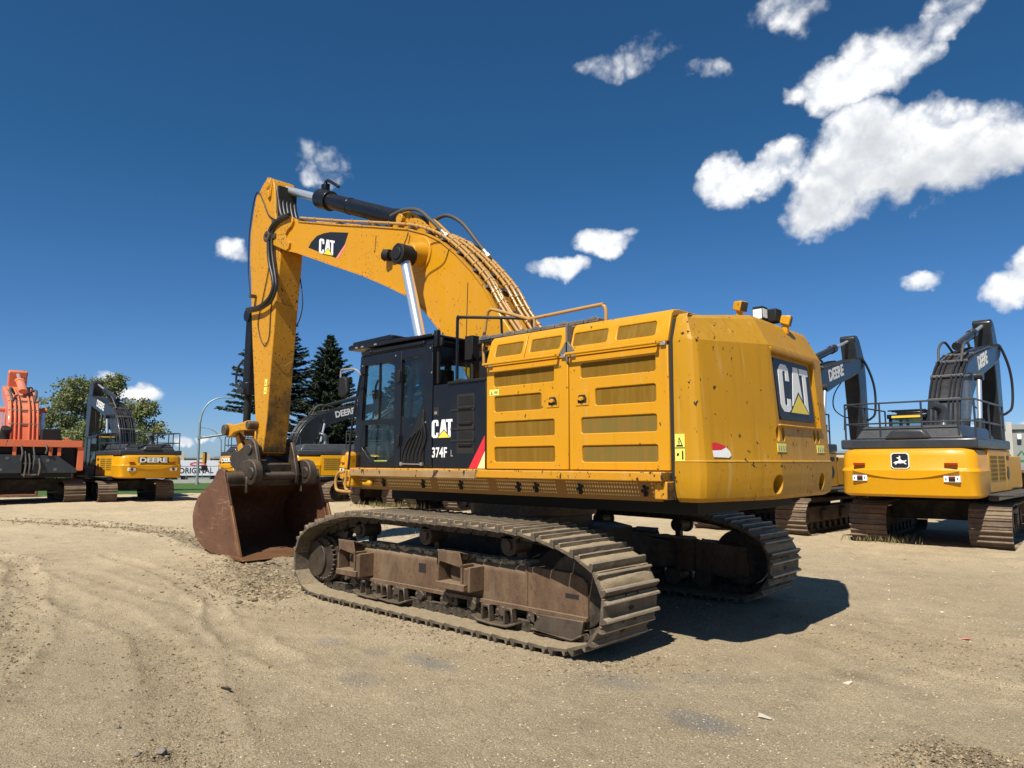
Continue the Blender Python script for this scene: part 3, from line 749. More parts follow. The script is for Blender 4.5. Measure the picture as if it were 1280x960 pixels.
s = MB()
s.xy([(-1.15,-.75),(-.55,-1.2),(.55,-1.2),(1.15,-.75),(1.15,.75),(.55,1.2),(-.55,1.2),(-1.15,.75)], .55, .98)
for sx_ in (-1, 1):
    for sy_ in (-1, 1):
        s.hexa([(sx_*.35,sy_*.9,.42),(sx_*1.1,sy_*.6,.42),(sx_*1.35,sy_*1.6,.36),(sx_*.85,sy_*1.6,.36),
                (sx_*.35,sy_*.9,.92),(sx_*1.1,sy_*.6,.92),(sx_*1.35,sy_*1.6,.68),(sx_*.85,sy_*1.6,.68)] if sx_*sy_ > 0 else
               [(sx_*1.1,sy_*.6,.42),(sx_*.35,sy_*.9,.42),(sx_*.85,sy_*1.6,.36),(sx_*1.35,sy_*1.6,.36),
                (sx_*1.1,sy_*.6,.92),(sx_*.35,sy_*.9,.92),(sx_*.85,sy_*1.6,.68),(sx_*1.35,sy_*1.6,.68)])
build('carbody', s, M['chain'], EX, bevel=.02)
s = MB(); s.cyl((0,0,.97), (0,0,1.14), .82, 48); s.ring((0,0,1.14), (0,0,1.32), .88, .6, 48)
build('swing_bearing', s, M['steel_worn'], EX, bevel=.01)

# ---- revolving frame, side skirts
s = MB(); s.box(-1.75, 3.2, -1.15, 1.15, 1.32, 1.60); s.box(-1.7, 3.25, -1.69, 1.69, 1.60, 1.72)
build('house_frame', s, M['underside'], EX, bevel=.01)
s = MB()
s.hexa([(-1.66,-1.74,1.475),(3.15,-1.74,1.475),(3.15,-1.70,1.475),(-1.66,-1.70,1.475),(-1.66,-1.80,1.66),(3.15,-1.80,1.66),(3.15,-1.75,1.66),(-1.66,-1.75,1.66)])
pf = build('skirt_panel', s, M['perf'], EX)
s = MB()
for xx in (-1.1,-.28,.42,1.36,1.62,2.22,3.0):
    for q in range(4):
        a_ = q*1.57+.4; s.cyl((xx+.03*math.cos(a_),-1.76,1.585+.035*math.sin(a_)),(xx+.03*math.cos(a_),-1.79,1.585+.035*math.sin(a_)),.016,8)
    s.box(xx-.012,xx+.012,-1.79,-1.76,1.52,1.65)
build('skirt_fastener', s, M['seam'], pf)
s = MB(); s.box(-1.69, .815, -1.93, -1.70, 1.655, 1.745); s.box(.815, .83, -1.92, -1.70, 1.66, 1.74)
build('catwalk_edge', s, paint('scuffed_edge_paint', (.30,.17,.06), .6, chips=1.6, dust=.5, var=.3, chip_scale=9, topdust=.8), EX, bevel=.012)
s = MB(); s.box(-1.70, .81, -1.925, -1.62, 1.742, 1.765); s.box(.832, 3.27, -1.925, -1.70, 1.665, 1.755)
s.box(3.15, 3.29, -1.86, -1.65, 1.50, 1.665)
build('side_sill', s, M['yellow_worn'], EX, bevel=.012)
s = MB(); s.box(-1.90, -1.66, -1.90, -1.55, 1.50, 1.74); s.xz([(-1.9,1.74),(-1.80,1.74),(-1.79,1.96),(-1.86,2.0),(-1.91,1.93)], -1.88, -1.7)
s.cyl((-1.35,-1.86,1.56),(-1.25,-1.86,1.56),.045,16)
s.box(-1.5, -1.3, -1.86, -1.80, 1.52, 1.60)
build('front_step_box', s, M['yellow'], EX, bevel=.03)
s = MB(); s.tube([(-1.72,-1.98,1.71),(-1.86,-1.98,1.70),(-1.93,-1.98,1.62),(-1.93,-1.98,1.50),(-1.86,-1.98,1.45),(-1.55,-1.98,1.44)], .02, 8, 4)
s.tube([(-1.68,-1.98,1.73),(-1.70,-1.98,1.50),(-1.62,-1.98,1.46)], .018, 8, 3)
build('step_handle', s, M['line_yellow'], EX)

# ---- engine house: body, doors, vents
Yb = -1.75
s = MB(); s.box(.80, 3.26, -1.70, 1.70, 1.6, 2.95)
s.yz([(-1.70,2.95),(-1.62,3.26),(-1.5,3.29),(1.5,3.29),(1.62,3.26),(1.70,2.95)], .80, 3.26)
build('engine_house', s, M['yellow'], EX, bevel=.01)
def rrect(x0, x1, z0, z1, r_=.022):
    pts = []
    for cx, cz, a0 in ((x1-r_, z1-r_, 0), (x0+r_, z1-r_, 90), (x0+r_, z0+r_, 180), (x1-r_, z0+r_, 270)):
        for q in (0, 45, 90): pts.append((cx+r_*math.cos(R(a0+q)), (cz+r_*math.sin(R(a0+q)))))
    return pts
def vents(dr, rects, mats):
    cut = MB()
    for r4 in rects: cut.poly(rrect(*r4), (0, Yb-.02, 0), X_, Z_, Y_, .042)
    carve(dr, cut)
    for (x0, x1, z0, z1), m in zip(rects, mats):
        s = MB(); s.poly(rrect(x0+.001, x1-.001, z0+.001, z1-.001), (0, Yb+.016, 0), X_, Z_, Y_, .004)
        build('vent', s, M[m], dr)
def door(name, x0, x1):
    s = MB(); s.box(x0, x1, Yb, -1.69, 1.765, 2.955)
    return build(name, s, M['yellow'], EX, bevel=.012)
d1 = door('engine_door', .822, 2.048); d2 = door('engine_door', 2.062, 3.262)
vents(d1, [(.94,1.85,2.713,2.883),(.95,1.67,2.42,2.60),(.95,1.855,2.13,2.305),(.95,1.858,1.847,2.015)], ['grille']*4)
vents(d2, [(2.215,3.12,2.715,2.874),(2.40,3.12,2.42,2.594),(2.218,3.124,2.138,2.303),(2.226,3.13,1.847,2.012)], ['grille','grille','grille_green','grille_green'])
for dr, cx in ((d1, 1.84), (d2, 2.24)):
    s = MB(); s.box(cx-.085, cx+.085, Yb-.008, Yb, 2.43, 2.58); 
    s.mi = 1; s.poly([(-.055,-.045),(.055,-.045),(.06,.0),(.04,.04),(-.04,.04),(-.06,0)], (cx, Yb-.009, 2.50), X_, Z_, (0,-1,0), .003)
    s.mi = 0; s.box(cx-.05, cx+.03, Yb-.035, Yb-.01, 2.485, 2.51); s.cyl((cx+.0, Yb-.04, 2.498), (cx, Yb-.01, 2.498), .022, 12)
    build('door_latch', s, [M['yellow'], M['seam']], dr, bevel=.004, seg=1)
# lifted hood flap line and grab handles on the door tops
for x0, x1 in ((.86, 1.93), (2.10, 3.17)):
    s = MB(); z = 2.975
    s.tube([(x0,Yb-.01,z),(x0+.01,Yb-.075,z+.0),(x0+.07,Yb-.085,z),(x1-.07,Yb-.085,z),(x1-.01,Yb-.075,z),(x1,Yb-.01,z)], .016, 8, 3)
    s.box(x0-.05, x1+.05, Yb-.012, Yb+.02, 2.958, 2.972)
    build('grab_bar', s, M['yellow'], EX)
s = MB()
for xx in (.90, 2.0, 2.13, 3.22): s.box(xx-.03, xx+.03, Yb-.03, Yb+.01, 2.95, 2.985)
build('door_hinge', s, M['zinc'], EX, bevel=.004, seg=1)
# sloping hood panels with four vents
tl = math.atan(.10/.26)
def hood(x0, x1):
    s = MB(); s.yz([(Yb+.005,2.99),(Yb+.005,3.02),(-1.665,3.27),(-1.62,3.315),(-1.52,3.33),(-1.0,3.335),(-1.0,3.29),(-1.5,3.28),(-1.63,3.24),(-1.70,2.99)], x0, x1)
    return build('hood_panel', s, M['yellow'], EX, bevel=.012)
h1 = hood(.815, 1.405); h2 = hood(1.415, 2.03); h3 = hood(2.065, 3.262)
def hv(parent, spans):
    z0, z1 = 3.068, 3.215
    y = lambda z: (Yb+.005)+(z-3.02)*(.08/.25)
    u_ = Vector((0, .08, .25)).normalized(); n_ = Vector((0,.25,-.08)).normalized(); h_ = (z1-z0)/u_.z; cut = MB()
    for x0, x1 in spans: cut.poly(rrect(x0, x1, 0, h_), Vector((0, y(z0), z0))-n_*.02, X_, u_, n_, .038)
    carve(parent, cut)
    for x0, x1 in spans:
        s = MB(); s.poly(rrect(x0+.001, x1-.001, .001, h_-.001), Vector((0, y(z0), z0))+n_*.012, X_, u_, n_, .004)
        build('vent', s, M['grille'], parent)
hv(h1, [(.93, 1.355)]); hv(h2, [(1.48, 1.915)]); hv(h3, [(2.09, 2.535), (2.655, 3.11)])
s = MB(); s.box(2.033, 2.058, Yb-.02, -1.6, 2.90, 3.30)
s.poly([(1.93,2.985),(2.0,3.08),(2.03,3.12),(2.06,3.12),(2.09,3.08),(2.16,2.985)], (0,Yb-.02,0), X_, Z_, (0,1,0), .03)
build('gutter_post', s, M['grey_plate'], EX, bevel=.004)
# dark walkway strip and guard rail on the roof
s = MB()
for k in range(9):
    x0 = .40+k*.207; s.box(x0, x0+.197, -1.48, -1.10, 3.355, 3.40)
s.box(.38, 2.26, -1.45, -1.12, 3.33, 3.356)
for k in range(5): s.box(.45+k*.42, .55+k*.42, -1.485, -1.44, 3.375, 3.412)
build('roof_walkway', s, M['grey_plate'], EX, bevel=.006, seg=1)
s = MB()
s.tube([(.37,-1.35,3.06),(.36,-1.35,3.35),(.38,-1.35,3.50),(.42,-1.35,3.70),(.47,-1.35,3.755),(.56,-1.35,3.745),(1.10,-1.35,3.565),(1.20,-1.35,3.55),(2.13,-1.35,3.565),(2.22,-1.35,3.555),(2.262,-1.35,3.50),(2.265,-1.35,3.36)], .021, 10, 4)
s.tube([(1.225,-1.35,3.55),(1.225,-1.35,3.37)], .02, 8)
build('guard_rail', s, M['line_yellow'], EX)
s = MB(); s.tube([(.14,-1.6,2.78),(.14,-1.6,3.60),(.17,-1.6,3.66),(.26,-1.58,3.66),(1.02,-1.30,3.58),(1.10,-1.26,3.54),(1.12,-1.25,3.36)], .02, 8, 4)
s.tube([(.72,-1.40,3.60),(.72,-1.38,3.33)], .016, 8)
build('guard_rail', s, M['black'], EX)
s = MB(); s.box(-.14,.82,-1.55,1.6,1.7,2.78); s.box(.5,.80,-1.2,-.6,2.8,3.25)
build('front_compartment', s, M['black_matt'], EX, bevel=.01)
s = MB(); s.box(-.6,.8,-.55,.55,2.3,3.15); s.box(-1.4,.0,-.5,.5,1.65,2.3)
build('boom_bracket', s, M['yellow_worn'], EX, bevel=.02)
s = MB(); s.box(-1.7,.8,.65,1.7,1.70,2.55); s.box(.6,3.2,-.4,.4,3.3,3.36); s.cyl((1.5,.7,3.2),(1.5,.7,3.45),.12,20)
build('right_side_box', s, M['yellow_worn'], EX, bevel=.02)

# black panel behind the cab
s = MB(); s.box(-.14, .815, Yb, -1.55, 1.768, 2.812)
bp_ = build('side_panel', s, M['black'], EX, bevel=.01)
s = MB(); s.box(.15, .81, -1.77, -1.45, 2.80, 2.835)
build('panel_cap', s, M['black_matt'], bp_, bevel=.008)
s = MB(); s.box(.31,.615,Yb-.003,Yb+.01,1.945,2.665); s.mi = 1
for z0, z1 in ((2.53,2.64),(2.30,2.45),(2.02,2.22)): s.box(.335,.60,Yb-.006,Yb-.002,z0,z1)
s.mi = 0
for zz in (2.475,2.245,2.103): s.box(.20,.62,Yb-.012,Yb-.002,zz-.012,zz+.012)
for zz in (2.5,2.32,2.06): s.tube([(.35,Yb-.005,zz),(.36,Yb-.03,zz),(.58,Yb-.03,zz),(.59,Yb-.005,zz)],.008,6)
build('step_recess', s, [M['seam'], M['black_matt']], bp_, bevel=.003, seg=1)
s = MB(); s.box(-.12,-.02,Yb-.004,Yb+.005,2.42,2.53); s.mi=1; s.box(-.10,-.05,Yb-.014,Yb-.003,2.44,2.475)
build('panel_latch', s, [M['seam'], M['zinc']], bp_)
def cat_logo(s, o, u, v, n, W, Hh, mi_w, mi_y, mi_k, t=.004):
    """three block letters with a triangle at their foot, in a W x Hh box"""
    sc = lambda P: [(x*W, y*Hh) for x, y in P]
    s.mi = mi_w
    s.poly(sc([(.09,0),(.25,0),(.32,.07),(.33,.28),(.22,.28),(.22,.17),(.20,.13),(.16,.13),(.13,.17),(.13,.83),(.16,.87),(.20,.87),(.22,.83),(.22,.66),(.33,.66),(.32,.92),(.25,1),(.09,1),(.02,.92),(0,.85),(0,.15),(.02,.07)]), o, u, v, n, t)
    s.poly(sc([(.36,.0),(.48,.0),(.53,.24),(.60,.24),(.65,.0),(.76,.0),(.65,1),(.49,1)]), o, u, v, n, t)
    s.poly(sc([(.80,0),(.92,0),(.92,.86),(1.0,.86),(1.0,1),(.70,1),(.70,.86),(.80,.86)]), o, u, v, n, t)
    o = Vector(o); n = Vector(n)
    s.mi = mi_k; s.poly(sc([(.26,-.03),(.95,-.03),(.60,.47)]), o+n*.001, u, v, n, t)
    s.mi = mi_w; 
    s.mi = mi_y; s.poly(sc([(.31,-.0),(.90,-.0),(.60,.40)]), o+n*.002, u, v, n, t)
s = MB(); cat_logo(s, (-.155,Yb,2.145), X_, Z_, (0,-1,0), .385, .225, 0, 1, 2)
build('maker_logo', s, [M['white'], M['decal_yellow'], M['decal_black']], bp_)
s = MB(); text_mesh(s, '374F', .172, (-.15,Yb,1.905), X_, Z_, (0,-1,0), .004, bold=.0035, sx=.80, space=1.06); s.mi = 1
text_mesh(s, 'L', .11, (.20,Yb,1.915), X_, Z_, (0,-1,0), .004, bold=.002, sx=.8)
build('model_number', s, [M['white'], M['label_grey']], bp_)
s = MB(); s.poly([(.524,1.77),(.665,1.77),(.80,1.99),(.80,2.16)], (0,Yb,0), X_, Z_, (0,-1,0), .004); s.mi = 1
s.poly([(.672,1.77),(.80,1.77),(.80,1.975)], (0,Yb,0), X_, Z_, (0,-1,0), .004)
build('stripe_decal', s, [M['decal_red'], M['decal_cream']], bp_)

# ---- cab
cab = bpy.data.objects.new('cab', None); COL.objects.link(cab); cab.parent = EX
cy0, cy1 = -1.75, -.80
def ringpoly(s, outer, inner, y, t, axis='y', pos=None):
    """frame = outer outline minus inner outline: wall ring between equally long loops"""
    pass
def frame_xz(s, x0, x1, z0, z1, holes, y, t):
    """plate with rectangular holes, by cutting into cells"""
    xs = sorted({x0, x1, *[h[0] for h in holes], *[h[1] for h in holes]}); zs = sorted({z0, z1, *[h[2] for h in holes], *[h[3] for h in holes]})
    for a_, b_ in zip(xs[:-1], xs[1:]):
        for c_, d_ in zip(zs[:-1], zs[1:]):
            mx, mz = (a_+b_)/2, (c_+d_)/2
            if any(h[0] < mx < h[1] and h[2] < mz < h[3] for h in holes): continue
            s.box(a_, b_, y, y+t, c_, d_)
# side wall: posts that lean with the cab front
s = MB()
def xzp(p, y0=cy0, y1=cy0+.07): s.xz(p, y0, y1)
xzp([(-1.88,1.775),(-1.74,1.775),(-1.62,3.34),(-1.73,3.34)])                 # front post
xzp([(-1.74,1.775),(-.90,1.775),(-.90,1.85),(-1.10,1.85),(-1.444,1.85),(-1.667,2.05),(-1.60,2.355),(-1.73,2.05)])
xzp([(-.945,1.85),(-.80,1.775),(-.80,3.34),(-.945,3.34)])
xzp([(-.945,1.775),(-.80,1.775),(-.80,1.85),(-.945,1.85)], cy0+.001)
xzp([(-1.10,1.85),(-.945,1.85),(-.945,1.94)])
xzp([(-1.70,2.355),(-.945,2.355),(-.945,2.43),(-1.70,2.43)])
xzp([(-1.63,3.195),(-.945,3.195),(-.945,3.34),(-1.63,3.34)])
xzp([(-1.73,2.05),(-1.60,2.05),(-1.60,2.43),(-1.72,2.43)], cy0+.001, cy0+.06)
xzp([(-.80,1.775),(-.16,1.775),(-.16,1.80),(-.80,1.80)])
xzp([(-.76,3.20),(-.16,3.24),(-.16,3.34),(-.80,3.34),(-.80,3.20)])
xzp([(-.37,3.24),(-.16,3.24),(-.16,1.80),(-.30,1.80),(-.30,2.54),(-.36,2.60)])
xzp([(-.80,1.80),(-.30,1.80),(-.30,2.54),(-.345,2.60),(-.58,2.30),(-.80,2.45)], cy0+.012, cy0+.05)
wall = build('cab_side', s, M['black'], cab, bevel=.008)
s = MB()                                                                      # ribbed louvre panel
s.xz([(-.76,1.815),(-.31,1.815),(-.31,2.50),(-.345,2.52),(-.76,1.96)], cy0-.006, cy0+.01)
for k in range(6):
    x = -.74+k*.075; s.tube([(x,cy0-.012,1.86),(x+.01,cy0-.012,1.95+k*.0),(x+.10,cy0-.012,2.10+k*.01),(min(x+.20,-.33),cy0-.012,2.18+k*.045)], .014, 6, 3)
build('louvre_panel', s, M['black_matt'], cab, bevel=.004, seg=1)
s = MB(); s.tube([(-.74,cy0-.03,1.82),(-.33,cy0-.03,1.815)], .007, 6); s.box(-.76,-.72,cy0-.035,cy0,1.80,1.845); s.box(-.345,-.31,cy0-.035,cy0,1.80,1.84)
build('door_stay', s, M['zinc'], cab)
s = MB()
s.box(-.86,-.80,cy0-.03,cy0,2.90,3.06); s.box(-.86,-.80,cy0-.03,cy0,2.05,2.20)
build('door_hinge', s, M['black_matt'], cab, bevel=.008)
s = MB()
for x, z in ((-1.68,3.20),(-.92,3.27),(-.20,3.30),(-.17,2.98),(-1.78,2.7),(-1.79,2.2),(-.28,2.35)): s.cyl((x,cy0-.006,z),(x,cy0,z),.012,8)
build('bolt_head', s, M['zinc'], cab)
s = MB(); s.xz([(-1.72,2.43),(-.945,2.43),(-.945,3.195),(-1.62,3.195)], cy0+.03, cy0+.036)
build('window', s, M['glass'], cab)
s = MB(); s.xz([(-1.66,2.05),(-1.44,1.85),(-1.10,1.85),(-.945,1.94),(-.945,2.355),(-1.60,2.355)], cy0+.03, cy0+.036)
build('window', s, M['glass'], cab)
s = MB(); s.xz([(-.80,2.45),(-.58,2.30),(-.37,2.60),(-.37,3.24),(-.80,3.20)], cy0+.03, cy0+.036)
build('window', s, M['glass'], cab)
s = MB(); s.box(-1.32,-1.30,cy0+.02,cy0+.055,2.43,3.195); s.tube([(-1.55,cy0+.1,2.45),(-1.50,cy0+.1,2.9),(-1.47,cy0+.12,3.0)],.015,6)
build('window_bar', s, M['black_matt'], cab)
# front, right and rear walls
s = MB()
def lean(z): return -1.88+(z-1.775)*(.15/1.565)
for y0 in (cy0+.001, cy1-.07): s.hexa([(lean(1.775),y0,1.775),(lean(1.775)+.08,y0,1.775),(lean(1.775)+.08,y0+.07,1.775),(lean(1.775),y0+.07,1.775),(lean(3.34),y0,3.34),(lean(3.34)+.08,y0,3.34),(lean(3.34)+.08,y0+.07,3.34),(lean(3.34),y0+.07,3.34)])
s.box(-1.86,-1.80,cy0+.07,cy1-.07,1.775,1.92); s.box(-1.72,-1.66,cy0+.07,cy1-.07,3.28,3.34)
s.box(-1.86,-.16,cy0+.07,cy1,1.765,1.80)
s.box(-1.80,-.16,cy1-.06,cy1,1.80,2.15); s.box(-1.66,-.16,cy1-.06,cy1,3.22,3.34); s.box(-.95,-.85,cy1-.06,cy1,2.15,3.22); s.box(-.26,-.16,cy1-.06,cy1,2.15,3.22)
# rear wall (x = -.16)
for y0, y1, z0, z1 in ((cy0+.071,cy1-.061,1.80,2.80),(cy0+.071,-1.63,2.80,3.34),(-1.05,cy1-.061,2.80,3.34),(-1.63,-1.05,3.11,3.34)): s.box(-.22,-.16,y0,y1,z0,z1)
build('cab_frame', s, M['black'], cab, bevel=.008)
s = MB(); s.box(-.20,-.193,-1.63,-1.05,2.80,3.11); build('window', s, M['glass'], cab)
s = MB(); s.hexa([(lean(1.92)+.02,cy0+.07,1.92),(lean(1.92)+.026,cy0+.07,1.92),(lean(1.92)+.026,cy1-.07,1.92),(lean(1.92)+.02,cy1-.07,1.92),(lean(3.28)+.02,cy0+.07,3.28),(lean(3.28)+.026,cy0+.07,3.28),(lean(3.28)+.026,cy1-.07,3.28),(lean(3.28)+.02,cy1-.07,3.28)])
build('windscreen', s, M['glass'], cab)
s = MB(); s.box(-1.66,-.95,cy1-.03,cy1-.024,2.15,3.22); s.box(-.85,-.26,cy1-.03,cy1-.024,2.15,3.22)
build('window', s, M['glass'], cab)
# roof with brush-guard visor
s = MB()
s.xz([(-1.72,3.34),(-.16,3.34),(-.13,3.38),(-.13,3.42),(-1.60,3.43),(-1.73,3.38)], cy0-.0, cy1+.02)
s.xz([(-1.98,3.445),(-1.98,3.50),(-1.93,3.515),(-.12,3.475),(-.10,3.44),(-.9,3.445),(-1.4,3.44)], cy0-.05, cy1+.08)
s.xz([(-1.93,3.515),(-1.90,3.56),(-1.05,3.575),(-.99,3.565),(-.99,3.50)], cy0-.02, cy1+.05)
s.box(-1.45,-.30,cy0-.03,cy0,3.36,3.40); s.box(-1.68,-1.45,cy0-.035,cy0,3.35,3.395)
s.box(-.12,-.06,cy0-.02,cy0+.05,3.30,3.52)
build('cab_roof', s, M['black'], cab, bevel=.012)
s = MB()
for x in (-1.80,-1.66,-1.35): s.box(x,x+.06,cy0-.056,cy0-.05,3.455,3.475)
build('roof_fastener', s, M['zinc'], cab)
s = MB(); s.box(-.98,-.52,-1.50,-1.0,1.95,2.12); s.xz([(-.62,2.1),(-.50,2.1),(-.36,2.85),(-.44,2.90),(-.52,2.86)], -1.48, -1.02)
s.box(-1.1,-.5,-1.62,-1.52,1.9,2.35); s.box(-.52,-.42,-1.36,-1.14,2.88,3.08)
s.box(-1.72,-1.5,-1.15,-.9,1.8,2.5); s.tube([(-1.3,-1.55,1.85),(-1.33,-1.55,2.3),(-1.27,-1.55,2.5)],.03,8,4); s.box(-1.0,-.55,-1.45,-1.05,1.8,1.95)
build('operator_seat', s, M['leafseat'], cab, bevel=.03)
s = MB(); s.box(-1.62,-1.3,-1.6,-1.35,1.8,1.87); build('floor_pedal', s, M['decal_yellow'], cab, bevel=.01)
# mirror, handrail, exhaust-side posts
s = MB(); s.xz([(-1.89,2.77),(-1.87,3.0),(-1.84,3.04),(-1.73,3.03),(-1.70,3.0),(-1.66,2.80),(-1.70,2.755),(-1.86,2.755)], -2.02, -1.95)
mir = build('mirror', s, M['black_matt'], EX, bevel=.02)
s = MB(); s.tube([(-1.88,-1.98,3.02),(-1.87,-1.98,3.12),(-1.82,-1.98,3.14),(-1.60,-1.95,3.13),(-1.52,-1.92,3.08),(-1.50,-1.90,3.04)], .014, 8, 4)
build('mirror_arm', s, M['zinc'], mir)
s = MB(); s.tube([(-1.50,-1.90,3.07),(-1.56,-1.92,2.75),(-1.64,-1.94,2.3),(-1.68,-1.94,1.9),(-1.70,-1.94,1.74)], .016, 8, 3)
s.tube([(-1.50,-1.90,3.05),(-1.55,-1.75,3.06)], .014, 6)
build('entry_rail', s, M['black'], EX)
s = MB(); s.box(-.10,.05,-1.25,-1.12,3.18,3.50); s.cyl((-.02,-1.18,2.82),(-.02,-1.18,3.2),.035,12); s.tube([(-.1,-1.2,3.2),(-.12,-1.2,3.0),(0,-1.2,2.9)],.012,6,3)
s.box(.12,.34,-1.2,-1.0,2.83,3.28); s.box(.05,.20,-1.16,-1.08,3.38,3.44); s.tube([(.1,-1.6,2.84),(.2,-1.6,2.86),(.3,-1.6,2.84)],.03,8,3)
s.xz([(-.12,2.83),(-.08,2.83),(-.08,3.3),(-.02,3.32),(-.02,3.42),(-.10,3.42),(-.12,3.3)], -1.72, -1.68)
build('deck_camera_post', s, M['black_matt'], EX, bevel=.01)
s = MB(); s.tube([(-.45,-.9,3.5),(-.42,-.9,4.35)], .006, 5); build('aerial', s, M['black'], EX)

# ---- counterweight: facetted block, three bands
def loop(zlist):
    return zlist
cwp = lambda ix, iy, z, dz=0: [(3.305,-1.75+iy,z),(3.49-ix*.3,-1.75+iy,z),(3.555-ix*.6,-1.738+iy,z),(3.605-ix*.85,-1.70+iy,z),(3.635-ix,-1.63+iy,z),(3.86-ix,-.66,z+dz),(3.80-ix,.86,z+dz),(3.50-ix,1.62-iy,z),(3.43-ix,1.70-iy,z),(3.36-ix*.6,1.74-iy,z),(3.305,1.75-iy,z)]
L_ = [cwp(*q) for q in ((.10,.08,1.475),(.03,.03,1.515),(.015,.01,1.60),(0,0,1.735),(.005,.005,1.845),(0,0,1.85),(.02,.008,1.862),(.04,.01,2.2),(.085,.02,2.985,.04),(.10,.025,3.01,.04),(.235,.10,3.225,.085),(.275,.15,3.265,.09),(.40,.30,3.285,.09))]
s = MB(); vs = [p for q in L_ for p in q]; n_ = 11; fs = []
for k in range(len(L_)-1):
    for j_ in range(n_): fs.append((k*n_+j_, k*n_+(j_+1) % n_, (k+1)*n_+(j_+1) % n_, (k+1)*n_+j_))
fs += [tuple(range(n_))[::-1], tuple(range((len(L_)-1)*n_, len(L_)*n_))]
s.add(vs, fs)
CWM = s
s = MB(); s.yz([(-1.735,1.50),(-1.735,2.95),(-1.65,3.22),(-1.5,3.255),(1.5,3.255),(1.65,3.22),(1.735,2.95),(1.735,1.50)],3.266,3.302); build('body_seam', s, M['seam'], EX)
# rear recess frame, badge, sockets. Rear plane leans: x = a + b*y at height z
def rear(y, z, off=0):
    ins = .04+(z-2.2)*(.045/.785) if z > 1.87 else .01
    x = 3.86-ins+(3.80-3.86)*(y+.66)/1.52
    return Vector((x+off, y, z))
ru = (rear(.6,2.5)-rear(-.6,2.5)).normalized(); rv = (rear(0,2.9)-rear(0,2.3)).normalized(); rn = ru.cross(rv).normalized()
O = rear(0, 2.6)
def rp(y, z): return (y/ru.y, (z-2.6)/rv.z)
P = lambda L: [rp(y, z) for y, z in L]
# hollow out the badge recess, lamp sockets and lifting eyes, then drop the cutters
cut = MB()
cut.poly(P([(-.63,2.955),(.60,2.955),(.67,2.215),(-.575,2.215)]), O-rn*.045, ru, rv, rn, .30)
def disc(c, rx, rz, dep):
    cut.poly([(rx*math.cos(k*math.pi/12), rz*math.sin(k*math.pi/12)) for k in range(24)], c-rn*dep, ru, rv, rn, dep+.1)
for y in (-.64,-.50,.42,.54): disc(rear(y, 2.125), .042, .078, .05)
for y in (-.70, .52): disc(rear(y, 1.63), .085, .095, .16)
c_ob = build('cutter', cut, M['yellow_rear'], None, smooth=0)
w_ob = build('uncut', CWM, M['yellow_rear'], None, smooth=0)
bv = w_ob.modifiers.new('Bevel', 'BEVEL'); bv.width = .022; bv.segments = 3; bv.limit_method = 'ANGLE'; bv.angle_limit = R(14)
md = w_ob.modifiers.new('Bool', 'BOOLEAN'); md.operation = 'DIFFERENCE'; md.object = c_ob; md.solver = 'EXACT'
bpy.context.view_layer.update()
nm_ = bpy.data.meshes.new_from_object(w_ob.evaluated_get(bpy.context.evaluated_depsgraph_get()))
for o in (c_ob, w_ob): bpy.data.objects.remove(o)
nm_.polygons.foreach_set('use_smooth', [True]*len(nm_.polygons)); nm_.set_sharp_from_angle(angle=R(32))
cw = bpy.data.objects.new('counterweight', nm_); COL.objects.link(cw); cw.parent = EX
b_ = cw.modifiers.new('Bevel', 'BEVEL'); b_.width = .006; b_.segments = 2; b_.limit_method = 'ANGLE'; b_.angle_limit = R(40)
s = MB(); s.poly(P([(-.66,3.01),(.63,3.01),(.62,2.965),(-.64,2.96)]), O-rn*.03, ru, rv, rn, .05)
s.poly(P([(-.61,2.225),(.66,2.225),(.66,2.20),(-.61,2.20)]), O-rn*.02, ru, rv, rn, .045)
build('badge_brow', s, M['yellow_rear'], cw, bevel=.012)
O = O-rn*.035
s = MB(); s.poly(P([(-.51,2.915),(.47,2.915),(.51,2.875),(.565,2.31),(.535,2.28),(-.44,2.28),(-.475,2.32),(-.545,2.875)]), O-rn*.015, ru, rv, rn, .027)
bd = build('badge', s, M['decal_black'], cw, bevel=.006); O_BADGE = 0
s = MB(); cat_logo(s, O+rn*.012+ru*(-.425)+rv*(-.235), ru, rv, rn, .88, .50, 0, 1, 2)
build('maker_logo', s, [M['white'], M['decal_yellow'], M['decal_black']], bd)
for y in (-.64,-.50,.42,.54):
    s = MB(); c = rear(y, 2.125)-rn*.045; s.poly([(.028*math.cos(k*math.pi/8)+.006, .055*math.sin(k*math.pi/8)-.008) for k in range(16)], c, ru, rv, rn, .018)
    build('rear_lamp', s, M['amber'], cw, bevel=.008)
for y in (-.70, .45):
    s = MB(); s.poly([(0,0),(.24,0),(.24,.085),(0,.085)], rear(y, 1.945, .002), ru, rv, rn, .004); s.mi = 1
    for q in (.03,.09,.155,.215): s.poly([(q-.012,.015),(q+.02,.02),(q+.01,.065),(q-.01,.06)], rear(y, 1.945, .006), ru, rv, rn, .002)
    build('warning_label', s, [M['sticker_yellow'], M['label_grey']], cw)
s = MB(); s.poly([(3.315,1.856),(3.415,1.856),(3.415,2.105),(3.315,2.105)], (0,-1.745,0), X_, Z_, (0,-1,0), .003); s.mi = 1
s.poly([(3.328,1.99),(3.40,1.99),(3.36,2.08)], (0,-1.749,0), X_, Z_, (0,-1,0), .002)
s.poly([(3.315,1.973),(3.415,1.973),(3.415,1.981),(3.315,1.981)], (0,-1.749,0), X_, Z_, (0,-1,0), .002)
s.poly([(3.33,1.90),(3.35,1.905),(3.36,1.925),(3.335,1.93)], (0,-1.749,0), X_, Z_, (0,-1,0), .002)
s.poly([(3.385,1.87),(3.40,1.87),(3.40,1.95),(3.385,1.95)], (0,-1.749,0), X_, Z_, (0,-1,0), .002)
